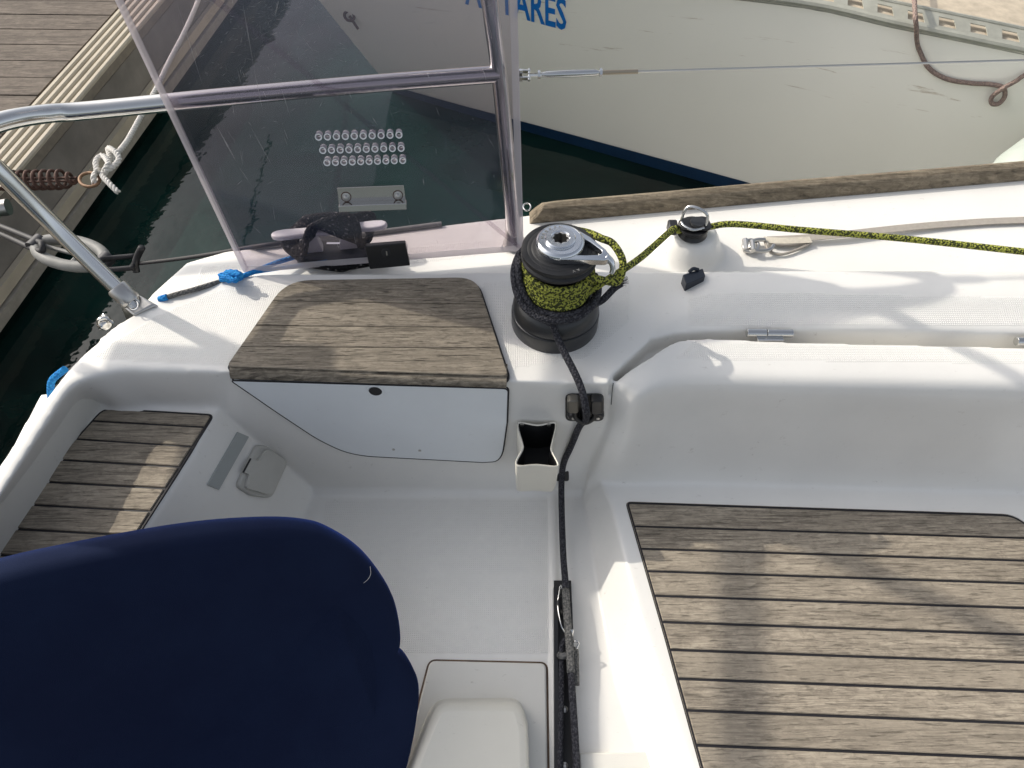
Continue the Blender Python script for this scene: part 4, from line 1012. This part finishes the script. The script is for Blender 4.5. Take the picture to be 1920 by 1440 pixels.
# transom return
far_t = Vector((.3, 1.5, 0)); e = [r[0] for r in rows]
add_grid(bm, [e, [p+far_t for p in e]])
fixn(bm); bvh = None
bb2 = bm.copy(); bvh = BVHTree.FromBMesh(bb2)
hullo = link('hull', bm, mat_hull(), nb, loc=P(1350, 345, WZ))
def HP(px, py, off=.003):
    d = ray(px, py).normalized(); h = bvh.ray_cast(CAM, d)
    return (h[0]-d*off) if h[0] is not None else P(px, py, -.5)
# boot stripe
bm = bmesh.new()
tp = [a.lerp(b, .93)+Vector((-.02, -.012*math.sin(math.pi*.93)-.006, 0)) for a, b in zip(she, wl)]; bt = [p+Vector((-.02, .02, -.12)) for p in wl]
md_ = [p+Vector((-.018, -.012, 0)) for p in wl]
add_grid(bm, [crom(tp, 5), crom(md_, 5), crom(bt, 5)]); fixn(bm)
link('boot_stripe', bm, mat_plain('antifouling_blue', (.006, .028, .07), .45), nb)
# deck
bm = bmesh.new(); r0 = crom([p+Vector((0, .06, .0)) for p in she], 5); add_grid(bm, [crom([p+Vector((-.02, 0, 0)) for p in she], 5), r0, [p+Vector((.3, 2.0, .02)) for p in r0]]); fixn(bm)
link('deck', bm, mat_plain('sand_deck', (.50, .43, .33), .9, bump_s=.6, bscale=150, var=.2), nb)
# perforated toe rail
pth = crom([p+Vector((-.02, .0, .0)) for p in she], 24); RAILM = mat_plain('old_aluminium', (.42, .42, .36), .5, metal=.3, var=.12)
bm = bmesh.new()
add_tube(bm, [p+Vector((0, -.008, .0)) for p in pth], .012, 8); add_tube(bm, [p+Vector((0, .004, -.018)) for p in pth], .007, 8)
cum = 0; H = .045
acc = [0]
for a, b in zip(pth, pth[1:]): acc.append(acc[-1]+(b-a).length)
def at_s(s_):
    for i in range(len(acc)-1):
        if acc[i+1] >= s_: return pth[i].lerp(pth[i+1], (s_-acc[i])/(acc[i+1]-acc[i]))
    return pth[-1]
s_ = 0; UPV = Vector((0, .10, .035)).normalized()
def quad(a, b, c, d_):
    th_ = Vector((0, .0, -.003)); add_prism(bm, [a, b, c, d_], [a+th_, b+th_, c+th_, d_+th_])
Wd = .085
while s_ < acc[-1]-.12:
    A0, A1, A2, A3 = at_s(s_), at_s(s_+.045), at_s(s_+.055), at_s(s_+.1)
    quad(A0, at_s(s_+.1), at_s(s_+.1)+UPV*Wd*.25, A0+UPV*Wd*.25)
    quad(A0+UPV*Wd*.72, at_s(s_+.1)+UPV*Wd*.72, at_s(s_+.1)+UPV*Wd, A0+UPV*Wd)
    quad(A0+UPV*Wd*.25, A1+UPV*Wd*.25, at_s(s_+.052)+UPV*Wd*.72, A0+UPV*Wd*.72)
    s_ += .1
add_tube(bm, [p+UPV*Wd for p in pth], .006, 6)
link('toe_rail', bm, RAILM, nb, smooth=False)
# name lettering on the hull
m = text_mesh('ANTARES', 1.0); xs = [v.co.x for v in m.vertices]; y1 = max(v.co.y for v in m.vertices); x0, x1 = min(xs), max(xs)
bm = bmesh.new(); bm.from_mesh(m)
bmesh.ops.subdivide_edges(bm, edges=[e for e in bm.edges if e.calc_length() > .3], cuts=2)
for v in bm.verts:
    u = (v.co.x-x0)/(x1-x0); w = v.co.y/y1
    px = 872+u*(1062-872) - w*(1-u)*3; py = 6+u*50 - w*58
    v.co = HP(px, py, .004)
link('lettering', bm, mat_plain('blue_vinyl', (.01, .17, .55), .4), nb, smooth=False)
bm = bmesh.new(); c = HP(655, 30, .01); add_tube(bm, crom([c+Vector((.02*math.cos(a), 0, .02*math.sin(a))) for a in [k*math.pi/4 for k in range(8)]], 3, True), .006, 8, True); add_tube(bm, [c, c+Vector((.03, -.01, -.05))], .006, 8); link('eye_bolt', bm, RUST, nb)
# old pink rope hanging over the topsides
def hang(px, py, off=.012): return HP(px, py, off)
rope('hanging_rope', [P(1712, -60, -.08), P(1714, -10, -.08), P(1716, 30, -.10), P(1718, 50, -.13), hang(1719, 75, .03), hang(1724, 95), hang(1742, 128), hang(1775, 148), hang(1820, 156), hang(1855, 158), hang(1880, 164, .02), hang(1884, 180, .02), hang(1873, 194, .02), hang(1860, 194, .02), hang(1860, 182, .02), hang(1880, 166, .035), hang(1905, 152, .02), hang(1925, 140), hang(1990, 120)], .0075, ROPE_P, 'faded pink rope looping down over the cream hull at upper right', 'rope', n=10)
# fender between the boats
bm = bmesh.new(); fa, fb_ = P(1985, 330, -.18), P(1985+260, 250, -.18)
dirf = (fb_-fa).normalized(); Lf = .8
add_lathe(bm, [(0, -.02), (.04, -.015), (.08, .01), (.105, .05), (.115, .1), (.115, .5), (.09, .56), (.04, .58), (0, .58)], P(1893, 366, -.36), frame((.78, .62, .02)), 40); fixn(bm)
tag(link('fender', bm, mat_plain('pale_fender', (.42, .46, .41), .4, var=.05), angle=None), 'pale greenish inflated fender squeezed between the two hulls at right', 'fender')

# ------------------------------------------------------------------ pontoon
ZK = -.60
E0, E1 = P(245, 75, ZK), P(30, 330, ZK); ed = (E1-E0).normalized(); en = Vector((-ed.y, ed.x, 0))
if en.x > 0: en = -en            # en points away from the boat, over the dock
dock = thing('pontoon', 'wooden planked pontoon with ribbed pale edge trim, upper left', 'pontoon', E1)
FAR0, FAR1 = E0-ed*6, E1+ed*4
def sweep(name, prof, mat, closed=True, par=dock, bev=None):
    bm = bmesh.new(); n = len(prof)
    rows = [[q+en*u+Vector((0, 0, v)) for u, v in (prof+[prof[0]] if closed else prof)] for q in (FAR0, FAR1)]
    add_grid(bm, rows); bmesh.ops.remove_doubles(bm, verts=bm.verts, dist=1e-6); fixn(bm); return link(name, bm, mat, par, smooth=False, bevel=bev)
TRIM = mat_plain('edge_trim', (.46, .41, .32), .7, bump_s=.2, bscale=60, var=.1); CONC = mat_plain('pontoon_side', (.20, .185, .165), .85, bump_s=.5, bscale=50, var=.2)
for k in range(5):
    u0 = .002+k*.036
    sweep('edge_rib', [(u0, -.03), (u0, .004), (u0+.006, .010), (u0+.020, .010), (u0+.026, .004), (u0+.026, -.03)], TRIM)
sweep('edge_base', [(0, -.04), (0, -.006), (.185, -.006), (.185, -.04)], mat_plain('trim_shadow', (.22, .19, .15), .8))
sweep('side_beam', [(.01, -.05), (.01, -.24), (.3, -.24), (.3, -.05)], CONC)
sweep('rubbing_strip', [(-.02, -.21), (-.02, -.255), (.005, -.255), (.005, -.21)], TRIM)
sweep('rubbing_strip', [(-.03, -.265), (-.03, -.31), (.02, -.31), (.02, -.265)], mat_plain('strip_low', (.30, .28, .24), .8))
sweep('float', [(.03, -.30), (.03, -.6), (2.5, -.6), (2.5, -.30)], CONC)
bm = bmesh.new(); pd = P(120, 60, ZK)-P(0, 58, ZK); pd = Vector((1, -.02, 0)).normalized()
ang = math.atan2(pd.y, pd.x)
M0 = frame((0, 0, 1), pd)
y = -1.0
base0 = E1+en*.185
for k in range(60):
    w = .128
    s0 = -5.5+k*(w+.007)
    a = base0-ed*(-s0)*-1
    a = base0 - ed*(s0+2.5); b = a-ed*w
    q = [a, b, b-pd*2.4, a-pd*2.4]; zz = Vector((0, 0, .004+random.uniform(-.001, .001)))
    add_prism(bm, [p+zz for p in q], [p-Vector((0, 0, .03)) for p in q])
link('planking', bm, mat_teak('dock_wood', (.20, .168, .138), (.075, .062, .052), sc=.5), dock, smooth=False)
# rusty mooring spring with white knotted rope
zsP = -.46
sp = thing('mooring_spring', 'rusty coil spring shackled to a white rope beside the pontoon', 'spring', P(100, 340, zsP))
a, b = P(-60, 340, zsP-.05), P(142, 336, zsP); d = (b-a).normalized(); fm = frame(d)
bm = bmesh.new(); pts = []
Ls = (b-a).length
for k in range(16*14):
    f = k/(16*14); th_ = 2*math.pi*k/16; rr = .030*(1-.0*f)*(min(1, (1-f)*6+.3))
    pts.append(a+d*(Ls*f)+fm.col[0]*rr*math.cos(th_)+fm.col[1]*rr*math.sin(th_))
add_tube(bm, pts, .0055, 8); link('coil', bm, RUST, sp)
bm = bmesh.new()
add_tube(bm, [a+fm.col[0]*.012, b+fm.col[0]*.008], .004, 8); add_tube(bm, [a-fm.col[0]*.012, b-fm.col[0]*.008], .004, 8); link('draw_rod', bm, RUST, sp)
bm = bmesh.new(); add_tube(bm, crom([P(168+19*math.cos(t_), 337+13*math.sin(t_), zsP+.004) for t_ in [k*math.pi/4 for k in range(8)]], 4, True), .0055, 10, True); link('thimble', bm, mat_plain('rusty_ring', (.20, .12, .07), .6, metal=.4, var=.4), sp)
def laid(bm, pts, r, pitch=.05, sub=8):
    c = crom(pts, sub); acc_ = 0; fr_ = frame(c[1]-c[0]); x = fr_.col[0].copy()
    st3 = [[], [], []]
    # resample evenly
    out = [c[0]]; step = pitch/9; rem = 0
    for p, q in zip(c, c[1:]):
        l = (q-p).length
        if l < 1e-9: continue
        t_ = step-rem
        while t_ <= l: out.append(p.lerp(q, t_/l)); t_ += step
        rem = (rem+l) % step
    for i, p in enumerate(out):
        t_ = (out[min(i+1, len(out)-1)]-out[max(i-1, 0)]).normalized(); x = (x-t_*x.dot(t_)).normalized(); y_ = t_.cross(x); ph = 2*math.pi*i*step/pitch
        for k in range(3):
            w_ = ph+k*2*math.pi/3; st3[k].append(p+(x*math.cos(w_)+y_*math.sin(w_))*r*.56)
    for k in range(3): add_tube(bm, st3[k], r*.47, 8)
bm = bmesh.new()
laid(bm, [P(186, 318, zsP+.01), P(176, 330, zsP+.02), P(178, 345, zsP), P(190, 335, zsP-.01), P(205, 310, zsP+.015), P(216, 292, zsP+.02), P(238, 265, zsP+.01), P(262, 222, zsP), P(290, 172, zsP), P(320, 110, zsP), P(345, 62, zsP), P(372, 0, zsP), P(400, -80, zsP)], .0095, pitch=.042)
laid(bm, [P(182, 322, zsP+.03), P(180, 302, zsP+.04), P(192, 292, zsP+.04), P(203, 306, zsP+.05), P(196, 320, zsP+.04), P(212, 312, zsP+.04), P(223, 298, zsP+.045), P(215, 284, zsP+.05), P(203, 278, zsP+.035), P(206, 296, zsP+.03), P(200, 318, zsP+.03), P(192, 328, zsP+.02), P(206, 345, zsP+.015), P(222, 361, zsP)], .0095, pitch=.04)
tag(link('dock_rope', bm, ROPE_W, angle=None), 'white three-strand rope knotted to the rusty spring and rising behind the board', 'rope')
# rubber snubber with its lines
zn = -.33
sn = thing('snubber', 'grey oval rubber mooring snubber hanging over the water at left', 'mooring snubber', P(130, 475, zn))
cS = P(132, 474, zn); ax = (P(205, 500, zn)-P(62, 462, zn)).normalized(); ay = Vector((0, 0, 1)).cross(ax); hl = (P(205, 498, zn)-P(62, 464, zn)).length/2; hw = (P(140, 446, zn)-P(122, 503, zn)).length/2
bm = bmesh.new(); add_tube(bm, [cS+ax*(hl-.016)*math.cos(t_)+ay*(hw-.016)*math.sin(t_) for t_ in [k*2*math.pi/40 for k in range(40)]], .016, 14, True); link('oval_ring', bm, RUBBER, sn)
bm = bmesh.new(); add_tube(bm, [cS-ax*(hl-.02), cS+ax*(hl-.02)], .006, 8); add_tube(bm, [cS-ay*(hw-.02)+ax*.03, cS+ay*(hw-.02)+ax*.03], .007, 8); link('cross_bar', bm, RUBBER, sn)
for sg in (-1, 1):
    bm = bmesh.new(); add_tube(bm, [cS+ax*(hl-.012)*sg+ay*.02, cS+ax*(hl-.012)*sg-ay*.02], .021, 14); link('end_saddle', bm, RUBK, sn)
LK = mat_plain('black_line', (.012, .012, .015), .6)
rope('snubber_line', [P(-60, 404, zn-.06), P(0, 424, zn-.03), P(70, 452, zn+.01), P(78, 458, zn+.03), P(72, 470, zn+.01), P(0, 438, zn-.05), P(-60, 418, zn-.08)], .0085, LK, 'doubled black line from the dock to the grey rubber snubber', 'rope')
rope('snubber_line', [P(253, 480, zn), P(210, 484, zn+.01), P(188, 488, zn+.025), P(195, 505, zn+.01), P(253, 502, zn)], .0075, LK, 'short black line looped through the right end of the snubber', 'rope')
rope('snubber_line', [P(256, 510, zn-.02), P(254, 495, zn), P(258, 480, zn+.02), P(266, 464, zn+.05)], .0095, LK, 'thick black knot standing upright beyond the snubber', 'rope')
rope('snubber_line', [P(262, 494, zn), P(330, 486, -.22), P(400, 476, -.12), P(480, 462, -.02), P(560, 452, -.0)], .005, LK, 'thin taut line from the snubber knot up to the deck cleat', 'rope')
bm = bmesh.new(); add_tube(bm, [P(-40, 395, -.1), P(16, 388, -.1)], .02, 14)
tag(link('dock_pipe', bm, STEELR), 'short bright metal tube at the left picture edge beside the rail', 'tube')

# ------------------------------------------------------------------ seams following the moulded surface
mbv = BVHTree.FromObject(mo, bpy.context.evaluated_depsgraph_get())
def MP(px, py, off=.0):
    d = ray(px, py).normalized(); h = mbv.ray_cast(CAM, d)
    return h[0]+h[1]*off if h[0] is not None else P(px, py, 0)
SEAM = mat_plain('seam_grey', (.10, .10, .10), .7)
def seam(pts, r=.0011, sub=8):
    px = crom([Vector((x, y, 0)) for x, y in pts], sub)
    bm = bmesh.new(); add_tube(bm, [MP(p.x, p.y, .0002) for p in px], r, 6); return link('moulding_seam', bm, SEAM, boat, angle=None)
seam([(1150, 718), (1148, 735), (1146, 758)], .0009)
# ------------------------------------------------------------------ unseen stern gear, added for the shadows it casts
def lift(px, py, z0, z1):
    q = P(px, py, z0); k = (z1-q.z)/(-L.z); return q-L*k
UT = Vector((-.05, 1.36, .60))
bm = bmesh.new(); hp = [lift(x, y, .02, .62) for x, y in ((1330, 592), (1480, 567), (1620, 562), (1720, 556), (1770, 542), (1730, 522), (1620, 508), (1480, 500), (1380, 490))]
add_tube(bm, crom(hp, 6), .018, 14); link('shadow_hoop', bm, STEEL, pp)  # unseen hoop, bent to throw arcs of shadow on the right coaming
bm = bmesh.new(); add_tube(bm, [UT, lift(1700, 600, .01, .82), lift(1930, 722, -.01, .98), lift(2050, 790, -.02, 1.1)], .014, 12); link('shadow_staff', bm, STEEL, pp)  # unseen pole added to cast the slanting band on the coaming
l2 = thing('lifeline', 'upper guard wire running forward above the right side deck', 'wire', UT)
bm = bmesh.new(); a = lift(1762, 535, .02, .64); b = lift(2300, 520, .02, .64); add_tube(bm, [a, b], .003, 8); link('wire', bm, STEELR, l2)
bm = bmesh.new(); add_lathe(bm, [(0, 0), (.006, 0), (.009, .02), (.009, .08), (.006, .1), (0, .1)], a, frame(b-a), 14); fixn(bm); link('turnbuckle_body', bm, STEEL, l2)
ar = thing('shadow_arch', 'unseen shade-casting gantry with a small solar panel above the aft corner', 'blocker', Vector((-1.3, 1.3, -.05)))  # unseen frame, added to carry the shade panel and bars
zp = .75
pan = [Vector((-.27, .14, ZS)), Vector((.165, .12, ZS)), Vector((.175, .60, ZS)), Vector((-.25, .63, ZS))]
pan = [p-L*((zp-p.z)/(-L.z)) for p in pan]
bm = bmesh.new(); add_prism(bm, pan, [p-Vector((0, 0, .025)) for p in pan]); link('shade_panel', bm, mat_plain('shade_panel_blue', (.01, .014, .03), .15), ar, bevel=.003)  # added out of view to keep the sun off the sole
pc = sum(pan, Vector())/4
bm = bmesh.new(); add_tube(bm, crom([Vector((pc.x-.05, pc.y+.1, zp-.02)), Vector((pc.x-.15, pc.y+.12, .3)), Vector((-1.6, 1.15, .05))], 6), .0125, 12); link('post', bm, STEEL, ar)
hb = [P(1388, 940, ZR), P(1402, 1440, ZR)]; dh = (hb[1]-hb[0]).normalized(); zc = 1.5
hb = [p-L*((zc-p.z)/(-L.z)) for p in (hb[0]-dh*.0, hb[1]+dh*.6)]
bm = bmesh.new(); add_tube(bm, hb, .028, 14); link('shadow_bar', bm, STEEL, ar)  # unseen bar, added for the dark band down the right seat
bm = bmesh.new(); add_tube(bm, [hb[0], Vector((hb[0].x+.1, hb[0].y-.1, .9)), Vector((-1.25, 1.3, .3))], .0125, 12); link('post', bm, STEEL, ar)

bm = bmesh.new(); add_tube(bm, [lift(388, 630, 0, .9), lift(470, 668, 0, .9), lift(640, 712, 0, .9)], .012, 14); link('shadow_brace', bm, STEEL, pp)  # unseen tube added to lay a shadow across the locker lid
bm = bmesh.new(); add_tube(bm, [lift(1440, 985, ZR, 1.15), lift(1990, 1240, ZR, 1.7)], .024, 12); link('shadow_tube', bm, STEEL, ar)  # added tube, throws the slanting shadow on the right seat
# black strap block under the cleat rope
bm = bmesh.new(); q = rounded([P(548, 458, ZD+.02), P(600, 438, ZD+.02), P(690, 452, ZD+.02), P(694, 478, ZD+.02), P(640, 500, ZD+.02), P(556, 488, ZD+.02)], .012)
add_prism(bm, q, [p-Vector((0, 0, .02)) for p in q]); link('cleat_pad', bm, BLACKM, cl, bevel=.004)
bm = bmesh.new(); add_box(bm, P(625, 457, ZD+.034), .028, .006, .003); link('strap_buckle', bm, STEEL, cl)
